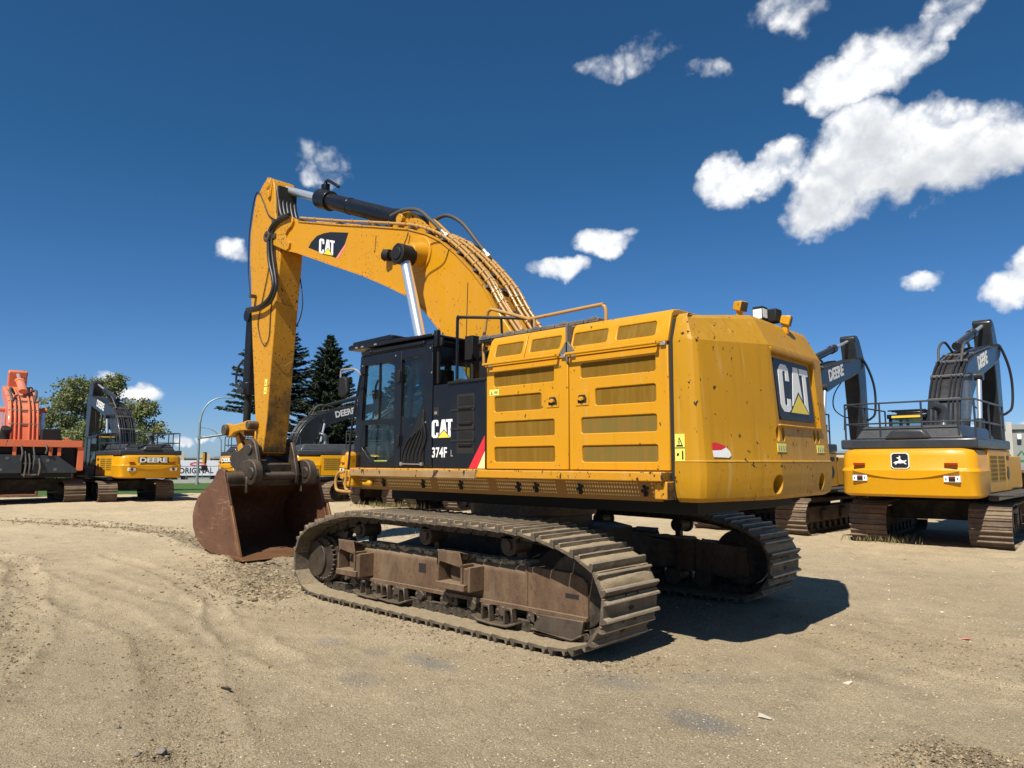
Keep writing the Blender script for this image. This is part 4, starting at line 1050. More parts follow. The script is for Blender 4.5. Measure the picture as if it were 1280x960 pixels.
s.mi = 0; s.poly([(3.335,2.005),(3.385,2.005),(3.36,2.055)], (0,-1.751,0), X_, Z_, (0,-1,0), .002); s.mi = 1
s.poly([(3.355,2.01),(3.365,2.01),(3.365,2.04),(3.355,2.04)], (0,-1.7525,0), X_, Z_, (0,-1,0), .0015)
build('warning_label', s, [M['sticker_yellow'], M['decal_black']], cw)
s = MB(); s.poly([(.875,2.615),(1.025,2.615),(1.025,2.683),(.875,2.683)], (0,Yb,0), X_, Z_, (0,-1,0), .003); s.mi = 1
s.poly([(.89,2.625),(.93,2.625),(.91,2.67)], (0,Yb-.003,0), X_, Z_, (0,-1,0), .002); s.poly([(.95,2.64),(1.0,2.63),(1.01,2.66),(.96,2.665)], (0,Yb-.003,0), X_, Z_, (0,-1,0), .002)
build('warning_label', s, [M['sticker_yellow'], M['label_grey']], d1)
# white sticker with torn red top on the rear corner facet
fu = Vector((.225,.97,0)).normalized(); fv = Vector((-.058,.0,1)).normalized(); fn = fu.cross(fv).normalized()
fo = Vector((3.608,-1.605,1.885))+fn*.006
s = MB(); s.poly([(.012,.005),(.22,.0),(.25,.02),(.235,.06),(.19,.095),(.12,.07),(.0,.065)], fo+fn*.008, fu, fv, fn, .003); s.mi = 1
s.poly([(0,.067),(.12,.072),(.19,.097),(.17,.112),(.05,.14),(.0,.135)], fo+fn*.008, fu, fv, fn, .003)
build('reflective_sticker', s, [M['white'], M['decal_red']], cw)
# work lights and camera on top of the counterweight
for (x,y,z,yw) in ((3.36,-.42,3.52,-.2),(3.60,.20,3.42,.25)):
    s = MB(); c = Vector((x,y,z)); a_ = Vector((math.cos(yw),math.sin(yw),-.25)).normalized(); b_ = a_.cross(Vector(Z_)).normalized(); d_ = b_.cross(a_)
    def pt(i_, j_, k_): return c+a_*i_+b_*j_+d_*k_
    s.hexa([pt(-.05,-.05,-.045),pt(.06,-.065,-.06),pt(.06,.065,-.06),pt(-.05,.05,-.045),pt(-.05,-.05,.045),pt(.06,-.065,.06),pt(.06,.065,.06),pt(-.05,.05,.045)])
    s.box(x-.03,x+.03,y-.03,y+.03,z-.16,z-.04)
    o = build('work_light', s, M['yellow'], EX, bevel=.012)
    s = MB(); s.hexa([pt(.06,-.055,-.05),pt(.064,-.055,-.05),pt(.064,.055,-.05),pt(.06,.055,-.05),pt(.06,-.055,.05),pt(.064,-.055,.05),pt(.064,.055,.05),pt(.06,.055,.05)])
    build('lens', s, M['steel_worn'], o)
s = MB(); s.box(3.34,3.40,-.55,-.05,3.27,3.31); s.box(3.46,3.50,-.05,.6,3.25,3.29); s.cyl((3.38,-.08,3.28),(3.38,-.08,3.42),.03,8); s.box(3.3,3.36,-.75,-.45,3.28,3.31); s.box(3.5,3.6,.22,.30,3.2,3.32)
for k in range(6): s.cyl((3.42,-.02+.12*k,3.27),(3.42,.03+.12*k,3.31),.025,8)
build('lamp_bracket', s, M['black_matt'], EX, bevel=.006)
s = MB(); s.box(3.36,3.47,-.10,.04,3.40,3.56); s.mi = 1; s.poly([(-.065,-.05),(.05,-.05),(.05,.05),(-.065,.05)], (3.472,-.03,3.485), Y_, Z_, X_, .003)
s.poly([(3.365,3.42),(3.465,3.42),(3.465,3.53),(3.365,3.53)], (0,-.103,0), X_, Z_, (0,-1,0), .003)
s.mi = 0; s.box(3.40,3.56,.06,.22,3.40,3.55)
build('rear_camera', s, [M['black_matt'], M['white']], EX, bevel=.015)

# ---- boom
by = .36
BO = [(-.0,2.75),(.12,3.1),(.02,3.55),(-.38,4.05),(-.63,4.43),(-.89,4.72),(-1.25,5.06),(-1.63,5.35),(-1.98,5.54),(-2.44,5.72),(-3.46,6.0),(-4.61,6.30),(-6.01,6.69),
      (-6.12,6.76),(-6.35,6.84),(-6.56,6.85),(-7.10,6.80),(-7.24,6.76),(-7.27,6.68),(-7.20,6.58),(-6.95,6.38),(-6.70,6.27),(-6.36,6.13),(-6.04,6.03),(-4.57,5.46),(-3.73,5.14),(-3.02,4.83),(-2.36,4.52),(-1.95,4.2),(-1.56,3.82),(-.95,3.05),(-.55,2.75)]
s = MB(); s.xz(BO, -by, by)
boom = build('boom', s, M['yellow_worn'] if 0 else paint('boom_yellow_paint', (.55,.25,.004), .38, chips=.7, dust=.04, streak=.1, coat=.08, var=.08, chip_scale=34, topdust=.4), EX, bevel=.02)
s = MB()
s.xz([(x, z+.0) for x, z in BO[9:13]]+[(x, z-.025) for x, z in BO[9:13]][::-1], -by-.02, by+.02)
s.xz([BO[i_] for i_ in range(22, 30)]+[(BO[i_][0]+.015, BO[i_][1]+.03) for i_ in range(22, 30)][::-1], -by-.02, by+.02)
s.xz([BO[i_] for i_ in range(3, 10)]+[(BO[i_][0]-.02, BO[i_][1]-.02) for i_ in range(3, 10)][::-1], -by-.02, by+.02)
build('flange', s, M['yellow_worn'], boom)
s = MB()   # thick tip casting
s.xz([(-7.27,6.68),(-7.20,6.58),(-6.95,6.38),(-6.70,6.27),(-6.40,6.14),(-6.30,6.16),(-6.26,6.28),(-6.33,6.36),(-6.42,6.40),(-6.45,6.50),(-6.35,6.58),(-6.22,6.62),(-6.15,6.70),(-6.18,6.80),(-6.35,6.85),(-6.56,6.86),(-7.10,6.81),(-7.24,6.77)], -by-.05, -by+.02)
s.xz([(-7.27,6.68),(-7.20,6.58),(-6.95,6.38),(-6.40,6.14),(-6.30,6.28),(-6.45,6.50),(-6.18,6.80),(-6.56,6.86),(-7.24,6.77)], by-.02, by+.05)
build('tip_casting', s, M['yellow_worn'], boom, bevel=.012)
s = MB(); s.cyl((-7.05,-by-.13,6.56), (-7.05,by+.13,6.56), .085, 20); s.ring((-7.05,-by-.15,6.56), (-7.05,-by-.05,6.56), .12, .05, 20); s.box(-6.98,-6.80,-by-.08,-by-.05,6.50,6.60)
build('pivot_pin', s, M['steel_worn'], boom, bevel=.006)
s = MB(); s.cyl((-2.15,-by-.03,5.22), (-2.15,-by+.05,5.22), .30, 40); s.cone((-2.10,-by,5.20), (-2.10,-.62,5.18), .21, .15, 32); s.cone((-2.10,by,5.20), (-2.10,.62,5.18), .21, .15, 32)
build('cylinder_boss', s, M['yellow'], boom, bevel=.012)
s = MB(); s.poly([(-5.60,6.05),(-5.50,6.14),(-5.30,6.22),(-5.05,6.22),(-4.81,6.19),(-4.22,6.045),(-4.33,5.85),(-4.62,5.65),(-5.1,5.84)], (0,-by,0), X_, Z_, (0,-1,0), .004); s.mi = 1
s.poly([(-4.255,5.86),(-4.33,5.78),(-4.53,5.62),(-4.60,5.64),(-4.31,5.85)], (0,-by,0), X_, Z_, (0,-1,0), .004)
dc = build('decal', s, [M['decal_black'], M['decal_pink']], boom)
s = MB(); u_ = Vector((.955,0,-.295)).normalized(); cat_logo(s, (-5.20,-by-.004,5.86), u_, Z_, (0,-1,0), .56, .29, 0, 1, 2)
build('maker_logo', s, [M['white'], M['decal_yellow'], M['decal_black']], dc)
s = MB(); s.cyl((-2.80,-by-.04,5.33), (-2.80,-by-.10,5.32), .05, 12); s.cyl((-2.86,-by-.06,5.335), (-2.98,-by-.10,5.35), .10, 20); s.tube([(-2.98,-by-.10,5.35),(-3.0,-by-.11,5.355)],.085,16); s.box(-2.83,-2.72,-by-.05,-by,5.22,5.34)
build('boom_lamp', s, M['black_matt'], boom, bevel=.01)
s = MB(); s.tube([(-2.45,-by-.012,5.66),(-2.5,-by-.012,5.55),(-2.62,-by-.012,5.40)], .006, 5, 4); s.tube([(-2.40,-by-.012,5.60),(-2.44,-by-.012,5.45),(-2.5,-by-.012,5.34)], .005, 5, 4)
s.tube([(-2.1,-by-.012,5.30),(-1.7,-by-.012,5.33),(-1.42,-by-.012,5.18)], .006, 5, 4); s.tube([(-1.42,-by-.012,5.16),(-1.55,-by-.012,4.95),(-1.9,-by-.012,4.85),(-2.0,-by-.012,4.74)], .006, 5, 4); s.tube([(-3.35,-by-.012,5.80),(-3.38,-by-.012,5.5)],.004,5)
build('grease_line', s, M['rubber'], boom)
# boom cylinders (one each side)
for sg in (-1, 1):
    Yc = sg*.72
    s = MB(); a_ = Vector((-2.10,Yc,5.12)); b_ = Vector((-1.18,Yc,2.2)); d_ = (b_-a_).normalized()
    s.cyl(a_, a_+d_*1.95, .085, 24)
    cyl_ = build('boom_cylinder', s, M['chrome'], EX)
    s = MB(); s.cyl(a_+d_*1.75, b_, .15, 24); build('barrel', s, M['black'], cyl_, bevel=.01)
    s = MB(); s.cyl(a_+Vector((0,-.14,0)), a_+Vector((0,.14,0)), .165, 32); s.cyl(a_+Vector((0,-.16,0)), a_+Vector((0,.16,0)), .10, 20)
    build('rod_eye', s, M['black_matt'], cyl_, bevel=.012)
# stick cylinder on top of the boom
A = Vector((-7.42,0,7.85)); B = Vector((-2.75,0,5.98)); d_ = (B-A).normalized(); k0 = Vector((-5.80,0,7.20))
s = MB(); s.cyl(A, k0+d_*.1, .085, 28); sc_ = build('stick_cylinder', s, M['chrome'], EX)
s = MB(); s.cyl(k0, k0+d_*.42, .20, 32); s.cyl(k0+d_*.40, B-d_*.12, .155, 32); s.cyl(B-d_*.55, B-d_*.3, .175, 32); s.cyl(k0+d_*1.15, k0+d_*1.2, .165, 32); s.cyl(B+Vector((0,-.2,0)), B+Vector((0,.2,0)), .16, 24)
s.tube([k0+Vector((.18,-.02,.16)),k0+Vector((.2,-.02,.27)),k0+Vector((.35,-.04,.27)),k0+Vector((.75,-.06,.03))], .035, 8, 4); s.box(k0.x+.1,k0.x+.25,-.06,.06,k0.z+.1,k0.z+.26)
build('barrel', s, M['black'], sc_, bevel=.015)
s = MB()
for yy in (-.22,.20): s.xz([(-3.12,5.90),(-2.92,6.10),(-2.72,6.13),(-2.45,6.02),(-2.1,5.72),(-1.8,5.40),(-2.3,5.6)], yy, yy+.05)
s.cyl((-2.8,-.30,5.99),(-2.8,.30,5.99),.09,20)
build('cylinder_bracket', s, M['yellow_worn'], boom, bevel=.012)
# pipe runs over the boom and their clamps
def boomtop(off, i0=3, i1=17):
    out = []
    for i_ in range(i0, i1):
        a_, b_ = Vector(BO[i_-1]), Vector(BO[i_+1]); t_ = (b_-a_).normalized(); n2 = Vector((t_.y, -t_.x))
        if n2.y < 0: n2 = -n2
        out.append(Vector(BO[i_])+n2*off)
    return out
tp = boomtop(.07, 2, 13)
lower = [(p.x, p.y) for p in tp]
for yy, i0, i1, off in ((-.33,0,11,0),(-.19,0,7,.02),(.05,0,11,.0),(.17,0,7,.02),(.31,0,7,.0),(-.26,0,6,.05)):
    s = MB(); pth = [(x-off*.2, yy, z+off) for x, z in lower[i0:i1]]
    s.tube(pth, .025, 10, 3)
    for q in range(0, len(pth)-1):
        for f_ in (.15, .6):
            c = Vector(pth[q]).lerp(Vector(pth[q+1]), f_); dd_ = (Vector(pth[q+1])-Vector(pth[q])).normalized()
            s.cyl(c-dd_*.018, c+dd_*.018, .036, 10)
    build('hydraulic_pipe', s, M['line_yellow'], boom)
s = MB(); c_ = lower
for i_ in range(0, 11, 1):
    x, z = c_[i_]; s.box(x-.03, x+.03, -.38, .36, z-.075, z-.035)
build('pipe_clamp', s, M['grey_plate'], boom)
for yy, pts in ((-.28, [(-3.05,6.10),(-2.7,6.12),(-2.3,6.02),(-1.98,5.78),(-1.62,5.46)]), (.24, [(-2.62,6.0),(-2.2,6.04),(-1.8,5.82),(-1.45,5.44),(-1.2,5.16)])):
    s = MB(); s.tube([(x, yy, z) for x, z in pts], .034, 10, 6); o = build('hose', s, M['hose_grey'], boom)
    s = MB(); e = Vector((pts[-1][0], yy, pts[-1][1])); p_ = Vector((pts[-2][0], yy, pts[-2][1])); dd_ = (e-p_).normalized(); s.cyl(e-dd_*.10, e+dd_*.05, .038, 10); s.cyl(e+dd_*.02, e+dd_*.08, .046, 6)
    build('fitting', s, M['zinc'], o)

# ---- stick
sy0, sy1 = -.34, .18
ST = [(-7.36,7.97),(-7.50,7.95),(-7.65,7.86),(-7.74,7.77),(-7.90,7.70),(-7.97,7.45),(-8.10,6.89),(-8.08,6.3),(-7.98,5.73),(-7.90,5.0),(-7.80,4.3),(-7.70,3.7),(-7.54,2.66),(-7.48,2.25),(-7.42,2.08),(-7.30,1.98),(-7.17,2.05),(-7.15,2.24),(-7.05,2.74),(-6.98,3.78),(-6.90,4.6),(-6.85,5.2),(-6.78,5.73),(-6.74,6.16),(-6.80,6.55),(-6.97,6.94),(-7.03,7.21),(-7.05,7.48),(-7.10,7.76),(-7.20,7.92)]
s = MB(); s.xz(ST, sy0, sy1)
stick = build('stick', s, M['yellow_worn'], EX, bevel=.02)
s = MB(); s.xz([(-7.36,7.975),(-7.20,7.925),(-7.16,7.75),(-7.20,7.5),(-7.30,7.48),(-7.40,7.6),(-7.44,7.85)], sy0-.035, sy0+.01); s.cyl((-7.30,sy0-.06,7.80),(-7.30,sy1+.06,7.80),.085,20)
s.ring((-7.30,sy0-.05,7.80),(-7.30,sy0-.03,7.80),.11,.05,20)
s.xz([(-7.24,7.66),(-7.20,7.5),(-7.26,7.46),(-7.31,7.6)], sy0-.06, sy0-.03)
build('top_boss', s, M['yellow_worn'], stick, bevel=.01)
s = MB(); 
for z in (5.1,): s.tube([(-6.845,sy0,z+.05),(-6.84,sy1,z)], .008, 5)
s.tube([(-6.96,sy0+.05,3.95),(-6.95,sy0+.25,3.84),(-6.95,sy1-.05,3.96)], .007, 5, 4)
build('stick_strap', s, M['yellow_dull'], stick)
s = MB()
s.poly([(-7.20,3.42),(-7.10,3.42),(-7.09,3.56),(-7.19,3.56)], (0,sy0,0), X_, Z_, (0,-1,0), .003); s.poly([(-7.22,3.25),(-7.11,3.25),(-7.10,3.39),(-7.21,3.39)], (0,sy0,0), X_, Z_, (0,-1,0), .003); s.mi = 1
s.poly([(-7.18,3.45),(-7.12,3.45),(-7.15,3.53)], (0,sy0-.003,0), X_, Z_, (0,-1,0), .002); s.poly([(-7.20,3.29),(-7.14,3.28),(-7.15,3.36)], (0,sy0-.003,0), X_, Z_, (0,-1,0), .002)
build('warning_label', s, [M['sticker_yellow'], M['label_grey']], stick)
# hoses looping at the boom-stick joint
def hose(pts, y, r, m_='rubber', par=stick):
    s = MB(); s.tube([(p[0], p[2] if len(p) > 2 else y, p[1]) for p in pts], r, 10, 6); return build('hose', s, M[m_], par)
hose([(-6.2,6.84),(-6.66,6.83),(-6.97,6.68),(-7.0,6.3),(-6.92,5.95),(-6.78,5.65),(-6.74,5.42),(-6.9,5.22),(-7.2,5.12),(-7.45,5.10),(-7.85,5.12)], -.47, .04)
hose([(-6.3,6.83),(-6.70,6.80),(-6.93,6.65),(-6.93,6.3),(-6.84,5.95),(-6.72,5.6),(-6.70,5.4),(-6.88,5.17),(-7.2,5.08),(-7.45,5.06),(-7.85,5.08)], -.43, .035)
hose([(-7.05,6.5),(-7.18,5.9),(-7.35,5.4),(-7.50,5.0),(-7.55,4.75),(-7.40,4.42),(-7.20,4.28),(-7.05,4.45),(-7.03,4.9),(-6.99,5.2)], -.36, .010)
hose([(-7.96,5.5),(-8.08,6.0),(-8.11,6.5),(-8.10,6.95),(-8.0,7.45),(-7.88,7.72),(-7.74,7.74),(-7.5,7.45),(-7.3,7.15),(-7.05,6.98),(-6.8,6.9),(-6.3,6.82)], -.36, .014)
hose([(-6.99,6.2),(-6.83,5.85),(-6.67,5.25),(-6.74,4.89),(-7.0,4.62)], .17, .012)
for yy in (-.26,-.17,-.08,.01,.10): hose([(-7.12,7.72),(-7.03,7.45),(-6.96,7.2),(-6.85,7.0),(-6.66,6.90),(-6.3,6.80)], yy, .045)
s = MB(); s.box(-7.06,-6.98,sy0+.05,sy1-.05,7.0,7.72); build('clevis_shade', s, M['underside'], stick)  # near-black block stands in for shade inside the clevis
s = MB()
for x, z in ((-7.72,5.4),(-6.35,6.86),(-6.6,6.88),(-6.85,6.86)): s.box(x-.05,x+.05,-.48,-.36,z-.03,z+.03)
build('hose_clamp', s, M['steel_worn'], stick)

# bucket cylinder, idler link, power link
s = MB(); a_ = Vector((-8.36,-.08,5.1)); b_ = Vector((-8.45,-.08,2.62)); d_ = (b_-a_).normalized()
s.cyl(a_, a_+d_*1.75, .13, 24); s.cyl(a_+d_*1.5, a_+d_*1.78, .16, 24); s.cyl(a_+Vector((0,-.15,0)), a_+Vector((0,.15,0)), .14, 20)
bc = build('bucket_cylinder', s, M['black'], EX, bevel=.012)
s = MB(); s.cyl(a_+d_*1.7, b_, .08, 20); build('rod', s, M['black_matt'], bc)
s = MB(); s.tube([(-8.42,-.22,4.1),(-8.62,-.24,3.95),(-8.70,-.24,3.75),(-8.66,-.24,3.55),(-8.5,-.2,3.42)], .025, 8, 5); s.box(-8.66,-8.30,-.26,-.1,3.36,3.46)
build('hose', s, M['rubber'], bc)
s = MB()
for y0, y1 in ((-.52,-.42), (.26,.36)):
    s.xz([(-8.56,2.45),(-8.58,2.60),(-8.46,2.68),(-8.20,2.64),(-7.9,2.66),(-7.55,2.71),(-7.42,2.68),(-7.40,2.56),(-7.50,2.50),(-7.9,2.50),(-8.15,2.46),(-8.30,2.38),(-8.46,2.38)], y0, y1)
il = build('idler_link', s, M['yellow_worn'], EX, bevel=.02)
s = MB(); s.cyl((-8.45,-.60,2.53),(-8.45,.44,2.53),.12,24); s.cyl((-7.46,-.56,2.61),(-7.46,.40,2.61),.085,20)
build('link_pin', s, M['steel_worn'], il, bevel=.012)
s = MB(); s.xz([(-8.52,2.56),(-8.36,2.58),(-8.18,2.30),(-7.98,2.02),(-7.98,1.85),(-8.12,1.80),(-8.22,1.92),(-8.34,2.2)], -.34, -.20)
s.xz([(-8.52,2.56),(-8.36,2.58),(-8.18,2.30),(-7.98,2.02),(-7.98,1.85),(-8.12,1.80),(-8.22,1.92),(-8.34,2.2)], .06, .20)
s.xz([(-8.2,2.3),(-8.05,2.35),(-7.62,2.12),(-7.55,2.0),(-7.7,2.0)], -.28, .14)
s.cyl((-8.06,-.4,1.9),(-8.06,.26,1.9),.1,20)
build('power_link', s, M['yellow_worn'], EX, bevel=.02)

# ---- bucket
b0, b1 = -1.17, .95
def BK(x, z): return (x, max(z, 0))
side = [(-7.10,1.69),(-7.30,1.72),(-7.43,1.66),(-7.56,1.50),(-7.74,1.38),(-8.0,1.27),(-8.26,1.12),(-8.42,.92),(-8.48,.72),(-8.44,.50),(-8.28,.30),(-7.95,.13),(-7.6,.05),(-7.2,.03),(-6.95,.02),(-6.55,.0),(-6.36,.01),(-6.36,.06)]
bk = bpy.data.objects.new('bucket', None); COL.objects.link(bk); bk.parent = EX
for y in (b0, b1-.07):
    s = MB(); s.xz(side+[(-7.09,1.57)], y, y+.07); build('side_plate', s, M['bucket_rust'], bk, bevel=.012)
s = MB(); inner = [(-7.16,1.62),(-7.36,1.60),(-7.56,1.46),(-7.74,1.34),(-8.0,1.22),(-8.24,1.08),(-8.38,.90),(-8.43,.72),(-8.39,.52),(-8.24,.34),(-7.93,.17),(-7.6,.09),(-7.2,.07),(-6.95,.06),(-6.55,.04),(-6.25,.02)]
s.sheet(inner, b0+.07, b1-.07, t=-.05)
build('bucket_shell', s, M['bucket_rust'], bk, bevel=.006)
s = MB(); s.xz([(-6.75,.02),(-6.24,.0),(-6.12,.005),(-6.12,.02),(-6.28,.07),(-6.75,.075)], b0-.03, b1+.03)
for y in (b0-.02, b1-.03): s.xz([(-6.36,.02),(-6.24,.02),(-6.72,1.0),(-6.80,1.0)], y, y+.05)
build('cutting_edge', s, rusty('scoured_edge_steel', (.17,.075,.032), (.25,.12,.05), (.11,.05,.028), .45, 2.5, .2, .4, .15, (.34,.22,.13)), bk, bevel=.008)
s = MB(); s.tube([(-7.16,b0+.03,1.50),(-7.16,b1-.03,1.50)], .155, 24); s.box(-7.3,-7.02,b0+.03,b1-.03,1.36,1.52)
build('torque_tube', s, M['linkage'], bk, bevel=.01)
lug = [(-7.55,1.50),(-7.42,1.72),(-7.15,1.86),(-6.92,1.90),(-6.74,1.86),(-6.62,1.75),(-6.58,1.60),(-6.63,1.46),(-6.74,1.38),(-6.88,1.38),(-6.98,1.46),(-7.05,1.36),(-7.3,1.36)]
for y in (-.78,.42):
    s = MB(); s.xz(lug, y, y+.17); s.cyl((-6.78,y-.025,1.62),(-6.78,y+.195,1.62),.12,24); s.xz([(-7.0,1.55),(-6.93,1.55),(-6.90,1.22),(-6.98,1.22)], y-.02, y+.02)
    build('bucket_ear', s, M['linkage'], bk, bevel=.025)
s = MB()
plate = [(-7.42,2.30),(-7.28,2.34),(-7.12,2.24),(-7.02,2.02),(-6.92,1.75),(-6.86,1.56),(-6.92,1.40),(-7.06,1.36),(-7.2,1.50),(-7.45,1.62),(-7.80,1.66),(-8.0,1.70),(-8.16,1.78),(-8.18,1.95),(-8.05,2.06),(-7.8,2.08),(-7.6,2.16)]
for y in (-.56,.27): s.xz(plate, y, y+.09)
s.cyl((-7.3,-.60,2.10),(-7.3,.42,2.10),.11,20); s.cyl((-6.98,-.56,1.55),(-6.98,.45,1.55),.075,20); s.xz([(-7.9,1.72),(-7.3,1.7),(-7.1,1.6),(-7.1,1.8),(-7.9,1.95)], -.47, .27)
build('quick_coupler', s, M['linkage'], EX, bevel=.02)

split_parts(EX)
# ------------------------------------------------------------------ smaller excavators parked behind (local frame: forward = +y)
def loop_yz(L, ht, r0=.30):
    """closed track outline in (y, z)"""
    out = []
    for a_ in range(-90, 91, 18): out.append((L/2-.42+.42*math.cos(R(a_)), .46+.44*math.sin(R(a_))))
    for k in range(1, 6): out.append((L/2-.42-k*(L-.84)/6, ht-.02*math.sin(math.pi*k/6)*2))
    for a_ in range(90, 271, 18): out.append((-L/2+.42+.42*math.cos(R(a_)), .46+.44*math.sin(R(a_))))
    return out
def bg_track(root, xc, L, wd, ht, m_shoe, side):
    P = resample([(y, z) for y, z in loop_yz(L, ht)], 46); pitch = (P[1]-P[0]).length
    s = MB(); n = len(P)
    for k in range(n):
        a_, b_ = P[k], P[(k+1) % n]; c = (a_+b_)/2; t_ = (b_-a_).normalized(); o2 = Vector((t_.y, -t_.x)); h_ = (b_-a_).length/2
        prof = [(-h_, 0), (h_-.01, 0), (h_-.01, .02), (.05, .02), (.04, .045), (.02, .045), (.01, .02), (-h_+.05, .02), (-h_+.035, .05), (-h_+.01, .05), (-h_, .02)]
        q = [(c.x+t_.x*u_+o2.x*v_, c.y+t_.y*u_+o2.y*v_) for u_, v_ in prof]
        s.yz(q, xc-wd/2, xc+wd/2)
        s.yz([(c.x+t_.x*u_+o2.x*v_, c.y+t_.y*u_+o2.y*v_) for u_, v_ in ((-h_,0),(-h_,-.1),(h_,-.1),(h_,0))], xc-.12, xc+.12)
    tr = build('crawler_track', s, m_shoe, root)
    s = MB(); s.yz([(-L/2+.45,.30),(-L/2+.4,.62),(-L/2+.7,.70),(L/2-.7,.70),(L/2-.45,.6),(L/2-.45,.3)], xc-.17, xc+.17)
    for k in range(2): s.box(xc+side*.17, xc+side*.24, -.9+k*1.4, -.5+k*1.4, .34, .60)
    build('track_frame', s, M['tread_dark'], tr, bevel=.015, seg=1)
    s = MB()
    for yy, rr_ in ((L/2-.5, .34), (-L/2+.5, .36)): s.cyl((xc-.14, yy, .46), (xc+.14, yy, .46), rr_, 20); s.cyl((xc+side*.14, yy, .46), (xc+side*.20, yy, .46), rr_*.6, 16)
    s_ = build('drive_wheel', s, M['chain'], tr)
    s = MB()
    for k in range(8): s.cyl((xc-.16, -L/2+.95+k*(L-1.9)/7, .20), (xc+.16, -L/2+.95+k*(L-1.9)/7, .20), .11, 12)
    build('track_roller', s, M['chain'], tr)
    return tr
def round_loop(hw, y0, y1, r, bow, z, k_in=0):
    """plan outline of a rear weight: straight front, rounded bowed rear"""
    out = [(hw-k_in, y1, z)]
    for a_ in (0, -20, -45, -70): out.append((hw-k_in-r+r*math.cos(R(a_)), y0+r+k_in+r*math.sin(R(a_))-bow*.15, z))
    for q in (.55, .2, -.2, -.55): out.append((hw*q, y0+k_in-bow*(1-q*q), z))
    for a_ in (-110, -135, -160, -180): out.append((-hw+k_in+r+r*math.cos(R(a_)), y0+r+k_in+r*math.sin(R(a_))-bow*.15, z))
    out.append((-hw+k_in, y1, z)); return out
def loft(s, loops):
    n = len(loops[0]); s_v = [p for q in loops for p in q]; fs = []
    for k in range(len(loops)-1):
        for j_ in range(n): fs.append((k*n+j_, (k+1)*n+j_, (k+1)*n+(j_+1) % n, k*n+(j_+1) % n))
    fs += [tuple(range(n)), tuple(range((len(loops)-1)*n, len(loops)*n))[::-1]]
    s.add(s_v, fs)
BO2 = [(.3,1.7),(.35,2.6),(.62,3.4),(1.1,4.05),(1.75,4.5),(2.58,4.78),(3.97,5.06),(5.1,5.28),(6.30,5.52),(6.5,5.50),(6.58,5.36),(6.42,5.16),(6.1,5.0),(5.06,4.70),(3.9,4.40),(2.78,4.04),(2.1,3.6),(1.6,2.9),(1.2,2.1),(.9,1.7)]
ST2 = [(5.95,6.22),(6.05,6.32),(6.3,6.33),(6.52,6.2),(6.95,5.55),(7.05,4.9),(7.08,3.8),(7.12,2.4),(7.10,1.75),(6.95,1.60),(6.75,1.72),(6.5,2.8),(6.36,3.8),(6.22,4.8),(6.10,5.6)]
UP = []
